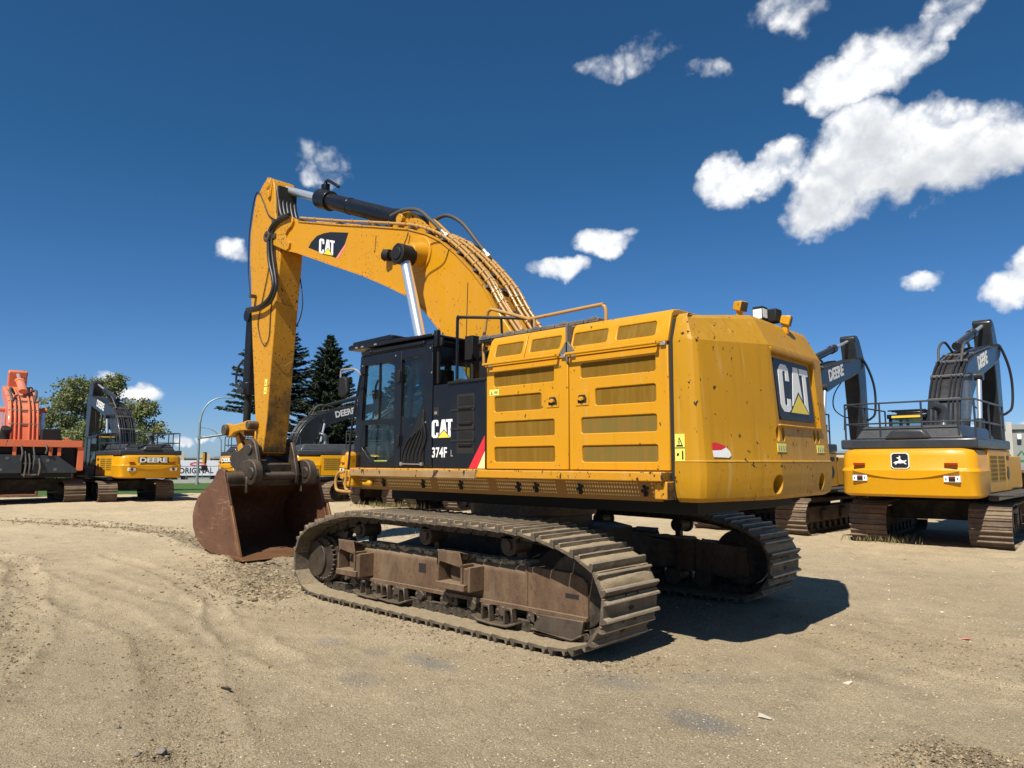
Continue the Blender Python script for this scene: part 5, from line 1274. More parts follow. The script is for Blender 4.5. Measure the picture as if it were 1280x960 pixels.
def arm_set(root, mt, mrod, pipes, lab, far=1.0):
    """boom, stick, cylinders, hoses, bucket; returns list of parts"""
    out = []
    s = MB(); s.yz(BO2, -.38, .38); bo = build('boom', s, mt, root, bevel=.03); out.append(bo)
    s = MB()
    for xx in (-.33,-.22,-.12,.12,.22,.33):
        s.tube([(xx, y-.05, z+.05) for y, z in BO2[1:8]], .028, 6, 2)
    build('hydraulic_pipe', s, pipes, bo)
    s = MB()
    for i_ in (2,3,4,5): y, z = BO2[i_]; s.box(-.38,.38,y-.07,y-.02,z+.02,z+.085)
    build('pipe_clamp', s, M['grey_plate'], bo, bevel=.01, seg=1)
    s = MB(); s.tube([(.26,1.5,4.5),(.30,1.7,4.95),(.30,2.2,5.12),(.22,2.9,5.05)], .035, 8, 5); s.tube([(-.2,2.9,4.95),(-.3,2.5,5.2),(-.34,2.0,5.0),(-.28,1.6,4.55)], .035, 8, 5)
    build('hose', s, M['hose_grey'], bo)
    for sx_ in (-1, 1):
        s = MB(); a_ = Vector((sx_*.52,2.2,4.15)); b_ = Vector((sx_*.52,1.7,1.9)); d_ = (b_-a_).normalized()
        s.cyl(a_, a_+d_*1.3, .06, 16); c_ = build('boom_cylinder', s, M['chrome'], root); out.append(c_)
        s = MB(); s.cyl(a_+d_*1.2, b_, .11, 16); s.cyl(a_+Vector((-.1,0,0)), a_+Vector((.1,0,0)), .12, 16); build('barrel', s, mt, c_)
    s = MB(); a_ = Vector((0,2.4,5.05)); b_ = Vector((0,6.15,6.15)); d_ = (b_-a_).normalized(); s.cyl(a_+d_*2.1, b_, .055, 14); c_ = build('stick_cylinder', s, mrod, root); out.append(c_)
    s = MB(); s.cyl(a_, a_+d_*2.15, .12, 20); s.cyl(a_+d_*2.0, a_+d_*2.35, .145, 20); build('barrel', s, mt, c_, bevel=.01)
    s = MB(); s.yz(ST2, -.25, .25); s.cyl((-.26,6.15,6.15),(.26,6.15,6.15),.11,14); st = build('stick', s, mt, root, bevel=.03); out.append(st)
    s = MB(); s.tube([(.33,5.9,5.45),(.40,6.3,5.45),(.52,6.7,4.9),(.55,6.95,4.3),(.50,7.0,3.6),(.35,7.0,3.4),(.24,7.05,3.35)], .04, 8, 5)
    s.tube([(-.1,5.9,4.85),(-.25,5.2,4.2),(-.25,5.1,3.7),(-.15,5.6,3.45),(-.1,6.3,3.4)], .022, 6, 5)
    build('hose', s, M['rubber'], st)
    s = MB(); a_ = Vector((0,7.25,4.4)); b_ = Vector((0,7.55,2.2)); s.cyl(a_, b_, .10, 16); s.cyl(b_, b_+Vector((0,.05,-.5)), .05, 10); out.append(build('bucket_cylinder', s, mt, root))
    s = MB(); s.yz([(7.0,1.75),(7.4,1.9),(7.75,1.75),(7.6,1.5),(7.1,1.4)], -.35, -.25); s.yz([(7.0,1.75),(7.4,1.9),(7.75,1.75),(7.6,1.5),(7.1,1.4)], .25, .35); out.append(build('bucket_link', s, M['steel_worn'], root, bevel=.02))
    s = MB(); pr = [(6.9,1.55),(7.3,1.6),(7.7,1.5),(8.1,1.2),(8.2,.8),(8.0,.35),(7.5,.06),(6.8,.02)]
    for xx in (-.8,.74): s.yz(pr+[(6.85,1.3)], xx, xx+.06)
    q = [Vector(p) for p in pr]; s2 = [(p.x, p.y) for p in q]+[(p.x-.05*(1 if p.x > 7 else 0), p.y-.05 if p.y > .5 else p.y+.05) for p in q[::-1]]
    s.yz(s2, -.74, .74)
    out.append(build('bucket', s, M['bucket_rust'], root, bevel=.01))
    return out
def plate_text(name, body, par, o, u, v, n, size, mt, mb, w_, h_, pad=.04, sx=1.25, t=.01):
    s = MB(); O_ = Vector(o); n_ = Vector(n)
    s.poly([(-pad,-pad*.9),(w_+pad,-pad*.9),(w_+pad,h_+pad*.7),(-pad,h_+pad*.7)], O_, u, v, n, t); s.mi = 1
    text_mesh(s, body, size, O_+n_*t, u, v, n, .008, bold=size*.035, sx=sx)
    return build(name, s, [mb, mt], par)
DEER = [(.04,.30),(.12,.40),(.22,.44),(.36,.46),(.44,.56),(.40,.66),(.30,.70),(.28,.76),(.38,.76),(.46,.80),(.46,.92),(.52,.86),(.56,.78),(.52,.70),(.56,.60),(.66,.52),(.80,.50),(.92,.56),(.96,.48),(.86,.42),(.84,.34),(.96,.24),(.90,.20),(.76,.30),(.66,.32),(.52,.28),(.40,.30),(.30,.30),(.24,.20),(.16,.16),(.20,.26),(.14,.30)]
def small_excavator(label, emblem, name='excavator'):
    root = thing(name, label, 'excavator', group='black and yellow excavators parked in the back row')
    for sx_ in (-1, 1): bg_track(root, sx_*1.19, 4.9, .78, .93, M['tread_dark'], sx_)
    s = MB(); s.box(-1.0,1.0,-.9,.9,.5,.95); s.cyl((0,0,.9),(0,0,1.15),.75,24)
    build('carbody', s, M['chain'], root, bevel=.02)
    s = MB(); s.box(-1.28,1.28,-2.4,2.3,1.08,1.26); UP_ = [build('house_frame', s, M['black_matt'], root, bevel=.02)]
    s = MB(); hw = 1.36
    loft(s, [round_loop(hw,-3.22,-2.0,.28,.10,1.10,.08), round_loop(hw,-3.22,-2.0,.28,.10,1.15,.01), round_loop(hw,-3.22,-2.0,.28,.10,1.60,.0), round_loop(hw,-3.22,-2.0,.28,.10,1.66,-.02), round_loop(hw,-3.22,-2.0,.28,.10,1.72,.02), round_loop(hw,-3.22,-2.0,.28,.10,1.98,.03), round_loop(hw,-3.22,-2.0,.28,.10,2.10,.07), round_loop(hw,-3.22,-2.0,.28,.10,2.14,.16)])
    c_ = build('counterweight', s, M['deere_yellow'], root, bevel=.012, smooth=60); UP_.append(c_)
    s = MB()                                                   # crescent crease under the emblem
    n_ = 14; s.poly([(-1.05+2.1*k/n_, 1.685-.0) for k in range(n_+1)]+[(1.05-2.1*k/n_, 1.655-.17*math.sin(math.pi*k/n_)) for k in range(n_+1)], (0,-3.285,0), X_, Z_, (0,-1,0), .05)
    build('crease', s, M['deere_yellow'], c_, bevel=.012)
    for xx in (-1.02, .78):
        s = MB(); s.box(xx,xx+.24,-3.32,-3.24,1.78,1.835); build('reflector', s, M['reflector'], c_, bevel=.008, seg=1)
        s = MB(); xa = xx-.02; s.box(xa,xa+.30,-3.32,-3.2,1.44,1.565); s.mi = 1; s.box(xa+.09,xa+.21,-3.325,-3.3,1.45,1.555); s.mi = 2
        s.box(xa+.10,xa+.20,-3.327,-3.3,1.52,1.545); s.mi = 1; s.box(xa+.03,xa+.05,-3.323,-3.3,1.47,1.52); s.box(xa+.24,xa+.26,-3.323,-3.3,1.48,1.53)
        build('warning_label', s, [M['white'], M['decal_black'], M['reflector']], c_)
    if emblem == 'deer':
        s = MB(); rr_ = [(x*.36-.18, y*.34-.17) for x, y in ((.12,0),(.88,0),(1,.12),(1,.88),(.88,1),(.12,1),(0,.88),(0,.12))]
        s.poly(rr_, (-.05,-3.30,1.88), X_, Z_, (0,-1,0), .03); s.mi = 1; s.poly([(x*.90, y*.90) for x, y in rr_], (-.05,-3.33,1.88), X_, Z_, (0,-1,0), .004)
        s.mi = 0; s.poly([(x*.29-.145, y*.27-.135) for x, y in DEER], (-.05,-3.334,1.88), X_, Z_, (0,-1,0), .004)
        build('emblem', s, [M['white'], M['decal_black']], c_)
    else:
        plate_text('nameplate', 'DEERE', c_, (-.60,-3.31,1.82), X_, Z_, (0,-1,0), .30, M['white'], M['decal_black'], 1.25, .21, .03, 1.42, .02)
    # hood, grilles, doors
    s = MB(); s.box(-1.36,1.36,-3.05,.6,2.14,2.36)
    loft(s, [[(1.1,-2.9,2.36),(1.1,.4,2.36),(-1.1,.4,2.36),(-1.1,-2.9,2.36)][::-1], [(.95,-2.7,2.66),(.95,.3,2.66),(-.95,.3,2.66),(-.95,-2.7,2.66)][::-1]])
    s.xz([(-.42,2.36),(.50,2.36),(.35,2.56),(-.25,2.56)], -3.08, -2.6)
    hd = build('hood', s, M['charcoal'], root, bevel=.04); UP_.append(hd)
    s = MB(); s.tube([(.45,-1.6,2.6),(.45,-1.6,2.95),(.40,-1.7,3.10),(.28,-1.85,3.16)], [.12,.12,.11,.10,.10], 16, 4); s.cone((.45,-1.6,2.55),(.45,-1.6,2.8),.22,.12,16)
    build('exhaust_pipe', s, M['charcoal'], hd)
    for sx_ in (-1, 1):
        s = MB(); a_, b_ = sorted((sx_*1.20, sx_*1.34)); s.box(a_, b_, -2.0, -.05, 1.18, 2.13); s.box(a_, b_, -.04, .55, 1.18, 2.13)
        pn = build('side_door', s, M['deere_yellow'], root, bevel=.02); UP_.append(pn)
        for y0 in (-1.85, -.95):
            s = MB()
            for k in range(6): a_, b_ = sorted((sx_*1.335, sx_*1.35)); s.box(a_, b_, y0, y0+.75, 1.45+k*.095, 1.51+k*.095)
            build('vent', s, M['deere_grille'], pn)
        s = MB(); a_, b_ = sorted((sx_*1.34, sx_*1.346)); s.cyl((sx_*1.338,.15,1.6),(sx_*1.350,.15,1.6),.15,16); s.box(a_, b_, .05, .35, 1.9, 2.0)
        build('side_decal', s, M['decal_black'], pn)
        s = MB(); a_, b_ = sorted((sx_*1.2, sx_*1.78)); s.box(a_, b_, -2.2, 1.9, 1.12, 1.17); s.box(*sorted((sx_*1.3, sx_*1.5)), -2.1, 1.8, 1.02, 1.12)
        UP_.append(build('catwalk', s, M['charcoal'], root, bevel=.015, seg=1))
    # guard rails on the roof
    s = MB()
    for z in (2.72, 3.18): s.tube([(-1.3,.2,z),(-1.3,-2.85,z),(1.3,-2.85,z),(1.3,.2,z)], .022, 6)
    for x, y in ((-1.3,-2.85),(-.55,-2.85),(.3,-2.85),(1.3,-2.85),(-1.3,-1.4),(1.3,-1.4),(-1.3,.2),(1.3,.2),(1.0,-2.85)): s.cyl((x,y,2.3),(x,y,3.18),.024,6)
    s.tube([(-1.3,-2.6,3.18),(-1.38,-2.62,3.05),(-1.4,-2.62,2.6)], .02, 6)
    UP_.append(build('guard_rail', s, M['charcoal'], root))
    # cab
    s = MB(); x0, x1, y0, y1 = -1.35, -.45, .65, 2.35
    for x in (x0, x1-.08):
        for y in (y0, y1-.08, 1.6): s.box(x, x+.08, y, y+.08, 1.25, 3.0)
    s.box(x0, x1, y0, y1, 1.2, 1.65); s.box(x0, x1, y0, y0+.06, 1.6, 2.2)
    s.box(x0-.03, x1+.03, y0-.05, y1+.2, 3.0, 3.12); s.box(x0+.15, x1-.15, y0+.2, y1-.3, 3.12, 3.2)
    for k in range(5): s.box(x0-.02, x1+.02, y0-.02+k*.35, y0+.03+k*.35, 3.2, 3.24)
    cb = build('cab', s, M['black'], root, bevel=.02); UP_.append(cb)
    s = MB(); s.box(x0+.02, x0+.03, y0+.1, y1-.1, 1.65, 3.0); s.box(x1-.03, x1-.02, y0+.1, y1-.1, 1.65, 3.0); s.box(x0+.08, x1-.08, y0+.02, y0+.03, 2.2, 3.0); s.box(x0+.08, x1-.08, y1-.03, y1-.02, 1.65, 3.0)
    build('window', s, M['glass'], cb)
    s = MB(); s.box(-1.2,-.6,.9,1.5,1.5,1.9); s.box(-1.15,-.65,.85,1.0,1.9,2.6); build('operator_seat', s, M['leafseat'], cb, bevel=.04)
    s = MB(); s.box(x0+.1, x1-.1, y0-.08, y0-.05, 3.02, 3.08); build('roof_visor', s, M['amber'], cb)
    for sx_, xx, yy in ((-1,-1.62,2.3),(1,1.62,2.0)):
        s = MB(); s.box(xx-.12,xx+.12,yy,yy+.05,2.35,2.75); mm = build('mirror', s, M['black'], root, bevel=.03)
        s = MB(); s.tube([(sx_*1.35,yy+.02,1.3),(sx_*1.5,yy+.02,1.9),(xx,yy+.02,2.4)], .02, 6, 3); build('mirror_arm', s, M['black'], mm); UP_.append(mm)
    s = MB(); s.box(.5,1.3,.7,2.3,1.2,2.0); UP_.append(build('tool_box', s, M['deere_yellow'], root, bevel=.03))
    arms = arm_set(root, M['arm_black'], M['chrome'], M['arm_black'], None)
    bo = arms[0]
    for sx_ in (-1, 1):
        s = MB(); u_ = Vector((0, .97*(1 if sx_ > 0 else -1), .24*(1 if sx_ > 0 else -1))); v_ = Vector((0, -.24*1, .97)) if sx_ > 0 else Vector((0, -.24, .97))
        o = Vector((.382, 3.0, 4.42)) if sx_ > 0 else Vector((-.382, 4.7, 4.84))
        text_mesh(s, 'DEERE', .50, o, u_, v_, (sx_,0,0), .006, bold=.016, sx=.98); build('lettering', s, M['white'], bo)
    return root, UP_+arms
def copy_tree(o, parent=None):
    c = o.copy(); COL.objects.link(c); c.parent = parent
    c.matrix_parent_inverse = o.matrix_parent_inverse.copy()
    for ch in list(o.children): copy_tree(ch, c)
    return c
def put(root, x, y, rz, swing=0, label=None):
    root.location = (x, y, H(x, y) if math.hypot(x-CAM.x, y-CAM.y) < 60 else H(x, y)); root.rotation_euler = (0, 0, rz)
    if label: root['label'] = label
    if swing:
        for ch in root.children:
            if ch.name.split('.')[0] not in ('crawler_track', 'carbody'): ch.rotation_euler = (0, 0, swing)
    return root
pa, _u = small_excavator('black and yellow excavator with a leaping deer badge on its clean yellow counterweight', 'deer')
pb, _u = small_excavator('excavator between the orange machine and the street lamp, DEERE nameplate on its counterweight', 'text')
split_parts(pa); split_parts(pb)
R2_ = copy_tree(pa); L1_ = pb; M0_ = copy_tree(pb); M1_ = copy_tree(pb); M2_ = copy_tree(pb); M3_ = copy_tree(pb)
put(pa, 2.23, 12.8, R(3.8), R(-3.8))
put(R2_, -1.86, 12.9, 0, 0, 'excavator hidden behind the big counterweight, its black DEERE boom and stick rising beside it')
put(L1_, -31.35, 5.35, R(80), R(8))
put(M0_, -30.3, 13.1, 0, 0, 'yellow excavator almost wholly hidden behind the rusty bucket and its linkage')
put(M1_, -23.4, 13.1, 0, R(-20), 'excavator seen between the upright stick and the black cab, its side louvres showing')
for ch in list(M1_.children):
    if ch.name.startswith('guard_rail'): bpy.data.objects.remove(ch)
for ch in M1_.children_recursive:
    if ch.name.startswith('lettering'): ch.location = (0, 1.3, .33)
put(M2_, -18.7, 13.1, 0, 0, 'excavator hidden behind the black cab, its tracks showing below the cab floor')
put(M3_, -14.9, 13.1, 0, 0, 'excavator hidden behind the engine doors, its tracks showing under the long yellow skirt')

# ------------------------------------------------------------------ orange excavator, no rear weight fitted
OR = thing('excavator', 'orange excavator with bare dark plates where its rear weight is missing', 'excavator')
for sx_ in (-1, 1): bg_track(OR, sx_*1.75, 5.4, .85, 1.0, M['tread_dark'], sx_)
s = MB(); s.box(-1.3,1.3,-1.0,1.0,.5,1.05); s.cyl((0,0,1.0),(0,0,1.3),.9,24); build('carbody', s, M['chain'], OR, bevel=.02)
s = MB(); s.box(-1.55,1.55,-2.7,2.4,1.15,1.42); build('house_frame', s, M['black_matt'], OR, bevel=.02)
s = MB(); s.tube([(-1.85,-2.72,2.68),(1.95,-2.72,2.68)], .02, 6); s.box(-1.9,1.9,-2.85,-2.35,2.50,2.80); s.box(-1.9,2.0,-2.4,1.6,2.62,2.74)
s.box(1.74,1.98,-2.80,-2.55,1.45,2.52)
for x in (-.72,.62,.95): s.box(x,x+.14,-2.78,-2.6,2.1,2.5)
s.box(-1.9,-1.75,-2.8,1.4,1.4,2.5); s.box(1.84,1.98,-2.4,1.5,1.42,2.62)
build('engine_cover', s, M['orange'], OR, bevel=.04)
s = MB(); s.xz([(-1.6,1.35),(-.35,1.35),(-.35,2.15),(-1.55,2.15)], -2.78, -2.70); s.xz([(.02,1.35),(1.75,1.35),(1.75,1.5),(.95,2.12),(.02,2.12)], -2.78, -2.70); s.xz([(-2.0,1.45),(-1.65,1.45),(-1.65,2.3),(-2.0,2.5)],-2.7,-2.6)
build('rear_plate', s, M['charcoal'], OR, bevel=.01)
s = MB()
for x, z in ((-1.1,1.5),(.9,1.5),(.6,1.9),(-.9,2.0)): s.cyl((x,-2.79,z),(x,-2.74,z),.07,12)
for x, z0, z1 in ((-.25,1.2,2.3),(-.10,1.3,2.2),(.05,1.5,2.5),(.28,1.25,2.0),(-.4,1.9,2.55),(.5,2.2,2.6)): s.tube([(x,-2.82,z0),(x+.03,-2.9,(z0+z1)/2),(x-.02,-2.84,z1)], .035, 6, 3)
s.box(-.35,.2,-2.84,-2.80,1.25,1.32); s.box(-.3,.25,-2.84,-2.80,1.75,1.8)
s.tube([(-2.3,-2.8,2.4),(-1.7,-2.9,2.0),(-1.3,-2.8,1.8)],.04,6,3)
build('exposed_hose', s, M['grey_plate'], OR)
s = MB(); s.box(-1.7,1.7,-2.5,1.2,1.45,2.48); s.box(.6,1.35,-.4,.5,2.8,3.4); s.tube([(-.95,-1.6,2.7),(-.95,-1.6,3.1),(-.9,-1.75,3.35)],[.2,.2,.22],16)
build('engine', s, M['black_matt'], OR, bevel=.03)
s = MB(); s.box(-1.55,-.5,.8,2.5,1.4,3.3); build('cab', s, M['orange'], OR, bevel=.05)
s = MB(); s.box(1.3,1.45,-2.2,-2.1,2.8,2.95); build('beacon', s, M['orange'], OR, bevel=.02)
ar = arm_set(OR, M['orange'], M['chrome'], M['orange'], None)
for o in ar: o.scale = (1.65, .80, 1.05); o.location = (-.05, 0, 0)
split_parts(OR); OR.location = (-33.2, 1.35, 0); OR.rotation_euler = (0, 0, R(83))

# ------------------------------------------------------------------ trees
def leafmat(name, a, b_):
    m, bs, t = mat(name, a, .6, 0, .3)
    c = t.mix(t.ramp(t.noise(t.coord('Object'), 1.1, 3, .6), .35, .65), C4(a), C4(b_))
    c = t.mix(t.ramp(t.noise(t.coord('Object'), 9, 2, .6), .4, .7, 0, .6), c, C4([x*1.5 for x in a]))
    t.link(c, bs.inputs['Base Color'])
    tl_ = t.new('ShaderNodeBsdfTranslucent'); t.link(c, tl_.inputs[0]); mx = t.new('ShaderNodeMixShader'); mx.inputs[0].default_value = .25
    t.link(bs.outputs[0], mx.inputs[1]); t.link(tl_.outputs[0], mx.inputs[2]); t.link(mx.outputs[0], t.n['Material Output'].inputs[0]); return m
M['spruce'] = leafmat('spruce_needles', (.020,.034,.018), (.050,.062,.036))
M['leaf'] = leafmat('summer_leaves', (.14,.165,.06), (.27,.27,.13))
M['bark'] = rusty('bark', (.10,.075,.05), (.16,.12,.085), (.05,.04,.03), .9, 5, .6, 0, 0)
def quads(centers, normals, ups, w_, h_):
    c = np.array(centers); n = np.array(normals); u = np.array(ups)
    n /= np.linalg.norm(n, axis=1)[:, None]; a_ = np.cross(u, n); a_ /= np.linalg.norm(a_, axis=1)[:, None]+1e-9; b_ = np.cross(n, a_)
    w_ = np.array(w_)[:, None]; h_ = np.array(h_)[:, None]
    P = np.stack([c-b_*h_, c+a_*w_, c+b_*h_, c-a_*w_], 1)
    return P.reshape(-1, 3)
def leaf_obj(name, P, m_, parent):
    me = bpy.data.meshes.new(name); k = len(P)//4
    me.vertices.add(len(P)); me.vertices.foreach_set('co', P.astype(np.float32).ravel())
    me.loops.add(4*k); me.loops.foreach_set('vertex_index', np.arange(4*k, dtype=np.int32)); me.polygons.add(k); me.polygons.foreach_set('loop_start', (np.arange(k)*4).astype(np.int32)); me.update(calc_edges=True)
    me.materials.append(m_); o = bpy.data.objects.new(name, me); COL.objects.link(o); o.parent = parent; return o
def spruce(label, h, rad_, seed, n_br=210, zlo=.06):
    rg = random.Random(seed); rn_ = np.random.default_rng(seed)
    root = thing('spruce_tree', label, 'tree', group='dark spruces beyond the yard')
    s = MB(); s.cone((0,0,-.3),(0,0,h*.98),.2,.02,8); C_ = []; N_ = []; U_ = []; W_ = []; Hh = []
    for k in range(n_br):
        f_ = (k+rg.random())/n_br; z = h*(zlo+(.98-zlo)*f_); ln = rad_*(1-f_)**.85*rg.uniform(.62,1.12)+.18
        a_ = k*2.399+rg.uniform(-.5,.5); dx, dy = math.cos(a_), math.sin(a_)
        droop = -.22+.5*f_; n_ = max(7, int(ln*17))
        for q in range(n_):
            t_ = (q+.3)/n_; rr_ = ln*t_; zz = z+rr_*droop*.8+.16*ln*t_*t_
            for w__ in range(4):
                sp_ = (1-t_*.75)*ln*.26
                off_ = rg.uniform(-1,1)*sp_
                C_.append((dx*rr_-dy*off_, dy*rr_+dx*off_, zz-abs(off_)*.2+rg.uniform(-.09,.03)))
                N_.append((rg.uniform(-.7,.7), rg.uniform(-.7,.7), rg.uniform(.3,1))); U_.append((dx-dy*off_*1.5, dy+dx*off_*1.5, droop)); W_.append(rg.uniform(.035,.08)); Hh.append(rg.uniform(.12,.26))
        s.cone((0,0,z),(dx*ln*.9,dy*ln*.9,z+ln*.9*droop*.8+.1*ln),.025,.006,4)
    build('trunk', s, M['bark'], root)
    leaf_obj('crown', quads(C_, N_, U_, W_, Hh), M['spruce'], root); return root
def broadleaf(label, h, rad_, seed, clumps):
    rg = random.Random(seed)
    root = thing('leafy_tree', label, 'tree'); s = MB()
    s.tube([(0,0,-.3),(.05,0,h*.12),(.0,.1,h*.3)], [.32,.27,.22], 10); C_ = []; N_ = []; U_ = []; W_ = []; Hh = []
    for (x, y, z, r_) in clumps:
        x, y, z, r_ = x*rad_, y*rad_, z*h, r_*rad_
        s.tube([(0,.05,h*.15),(x*.35,y*.35,h*.2+(z-h*.2)*.45),(x*.8,y*.8,z-r_*.2)], [.13,.08,.03], 6, 2)
        for q in range(9):
            a2 = [rg.gauss(0,1) for _ in range(3)]; l_ = math.sqrt(sum(v_*v_ for v_ in a2)); k_ = r_*.8/l_
            s.tube([(x*.8,y*.8,z-r_*.3),(x+a2[0]*k_,y+a2[1]*k_,z+a2[2]*k_*.8)], [.03,.008], 4)
        n_ = int(1900*(r_/ (rad_*.3))**2)
        sub = [[rg.gauss(0,1) for _ in range(3)] for _ in range(60)]
        subc = []
        for v_ in sub:
            l_ = math.sqrt(sum(t_*t_ for t_ in v_)); k_ = r_*rg.uniform(.45,1.05)/l_; subc.append((x+v_[0]*k_, y+v_[1]*k_, z+v_[2]*k_*.8))
        for q in range(n_):
            c = subc[rg.randrange(60)]; g_ = r_*.13
            C_.append((c[0]+rg.gauss(0,g_), c[1]+rg.gauss(0,g_), c[2]+rg.gauss(0,g_*.8))); N_.append((rg.uniform(-1,1), rg.uniform(-1,1), rg.uniform(-.2,1))); U_.append((rg.uniform(-1,1), rg.uniform(-1,1), rg.uniform(-1,1))); w__ = rg.uniform(.04,.085); W_.append(w__); Hh.append(w__*1.35)
    build('trunk', s, M['bark'], root)
    leaf_obj('crown', quads(C_, N_, U_, W_, Hh), M['leaf'], root); return root
def place_px(x_px, d, dz=0):
    """ground point on the bearing of photo column x_px, d metres out"""
    k = (x_px-640)/905.2; v_ = Vector((AZ[0]+k*.72753, AZ[1]+k*.68607)).normalized()
    x, y = CAM.x+v_.x*d, CAM.y+v_.y*d; return (x, y, H(x, y)+dz)
sp1 = spruce('tall dark spruce with a full pointed crown in the gap between stick and cab', 12.2, 4.6, 1, 330); sp1.location = place_px(409, 58)
sp2 = spruce('tall dark spruce standing behind the upright stick, its branches showing on both sides', 15.5, 4.0, 8, 260, .40); sp2.location = place_px(340, 60)
sp3 = copy_tree(sp1); sp3['label'] = 'dark spruce behind the cab, only its tip showing above the cab roof'; sp3.location = place_px(508, 62); sp3.scale = (.9,.9,1.04); sp3.rotation_euler = (0,0,4)
bl = broadleaf('broad green leafy tree behind the orange excavator', 8.6, 4.3, 5, [(-.78,0,.46,.34),(-.55,.1,.68,.38),(-.25,-.1,.84,.34),(.05,0,.80,.33),(.22,.1,.90,.26),(-.35,.2,.45,.38),(.0,-.2,.45,.36),(.35,0,.62,.30),(.62,.1,.66,.28),(.84,0,.50,.30),(.6,-.1,.36,.34),(.1,.3,.28,.4),(-.6,0,.25,.36),(.85,.0,.70,.2),(-.9,.1,.62,.2)])
bl.location = place_px(115, 60); bl.rotation_euler = (0, 0, R(47.0))
# ------------------------------------------------------------------ street, trailers, buildings
def facing(o):
    """rotate so that local -y points at the yard"""
    v_ = Vector((CAM.x-o.location.x, CAM.y-o.location.y)); o.rotation_euler = (0, 0, math.atan2(v_.y, v_.x)+math.pi/2)
M['galv'], _, _ = mat('galvanised_steel', (.34,.37,.37), .5, .6)
M['trailer_white'] = paint('trailer_white', (.72,.73,.74), .4, dust=.1, var=.05, coat=.1, topdust=.1)
M['red_print'], _, _ = mat('trailer_red_print', (.55,.05,.05), .5)
M['concrete'] = rusty('pale_concrete', (.42,.39,.34), (.50,.47,.41), (.35,.33,.3), .85, .4, .1, 0, 0)
M['cladding'] = rusty('grey_cladding', (.24,.24,.23), (.27,.27,.26), (.2,.2,.2), .7, .3, .1, 0, 0)
M['tan_wall'] = rusty('tan_wall', (.50,.42,.32), (.56,.48,.37), (.42,.36,.28), .85, .4, .1, 0, 0)
M['green'] = paint('implement_green', (.02,.17,.06), .4, dust=.1, topdust=.1)
M['dark_window'], _, _ = mat('dark_window', (.03,.035,.04), .1)
# overhead lamp + signal pole
p = place_px(247.5, 98)
lp = thing('street_lamp', 'tall curved street lamp whose post carries a long traffic signal arm', 'street lamp', p, group='curved street lamps'); facing(lp)
s = MB(); s.tube([(0,0,0),(0,0,6.9),(.05,0,7.9),(.35,0,9.2),(1.0,0,10.2),(1.9,0,10.75),(2.7,0,10.9),(3.3,0,10.88)], [.16,.14,.11,.09,.08,.07,.06], 10, 4); s.cyl((0,0,-.2),(0,0,.3),.25,10)
build('post', s, M['galv'], lp)
s = MB(); s.xz([(3.0,10.82),(3.1,10.98),(3.9,10.90),(3.95,10.82),(3.3,10.76)], -.12, .12); build('lamp_head', s, M['galv'], lp, bevel=.02)
s = MB(); s.cyl((0,0,5.75),(9.5,0,7.35),.15,8); s.box(-.2,.2,-.2,.2,5.6,6.0); build('signal_arm', s, M['galv'], lp)
s = MB(); s.box(.55,1.0,-.2,.2,2.6,4.0); s.box(.40,1.1,-.25,.25,1.7,2.35); s.cyl((.0,0,3.2),(.6,0,3.2),.05,6)
sg = build('signal_head', s, M['black_matt'], lp, bevel=.03)
s = MB()
s.box(.50,.74,-.205,-.2,2.65,3.9); build('signal_visor', s, M['deere_yellow'], sg)
p = place_px(275.5, 150)
l2 = thing('street_lamp', 'distant pale street lamp curving left, beyond the signal arm', 'street lamp', p, group='curved street lamps'); facing(l2)
s = MB(); s.tube([(0,0,0),(0,0,7),(-.3,0,8.3),(-1.2,0,9.5),(-2.4,0,10.1),(-3.2,0,10.2)], [.17,.14,.11,.09,.08,.07], 8, 4); s.box(-3.9,-3.0,-.15,.15,10.1,10.28)
build('post', s, M['galv'], l2)
def trailer(xpx, d, L_, label, n_print):
    p = place_px(xpx, d); t_ = thing('trailer', label, 'trailer', p, group='white box trailers parked on the street'); facing(t_)
    s = MB(); s.box(0, L_, 0, 2.6, 1.1, 4.0); bx_ = build('box_body', s, M['trailer_white'], t_, bevel=.04)
    s = MB(); s.box(0, L_, .2, 2.4, .85, 1.1); s.box(L_*.15, L_*.2, .3, .5, .1, .9)
    for x in (L_*.72, L_*.82, L_*.2):
        s.cyl((x,.0,.5),(x,.35,.5),.5,14); s.cyl((x,2.25,.5),(x,2.6,.5),.5,14)
    build('running_gear', s, M['black_matt'], t_)
    return t_, bx_
ta, tb = trailer(212, 152, 14.0, 'white box trailer beyond the grass with ORIGINAL lettering under a red oval', 1)
s = MB(); text_mesh(s, 'ORIGINAL', 1.45, (1.6,-.01,1.6), X_, Z_, (0,-1,0), .01, bold=.03, sx=.92)
build('trailer_lettering', s, M['decal_black'], tb); s = MB(); s.mi = 1
s.poly([(5.0+1.5*math.cos(a_), 3.3+.45*math.sin(a_)) for a_ in [k*math.pi/8 for k in range(16)]], (0,-.01,0), X_, Z_, (0,-1,0), .01)
s.mi = 2; s.poly([(5.0+1.1*math.cos(a_), 3.3+.14*math.sin(a_)) for a_ in [k*math.pi/8 for k in range(16)]], (0,-.021,0), X_, Z_, (0,-1,0), .01)
build('oval_emblem', s, [M['decal_black'], M['red_print'], M['trailer_white']], tb); s = MB()
for x, z in ((9.6,1.4),(10.3,1.9),(12.8,1.3)): s.poly([(x-.2,z),(x+.3,z+.05),(x+.2,z+.9),(x+.0,z+1.0),(x-.1,z+.5)], (0,-.01,0), X_, Z_, (0,-1,0), .01)
build('red_print', s, M['red_print'], tb)
tc, td = trailer(250, 158, 12.5, 'white box trailer with small red prints beyond the lamp post', 2)
s = MB()
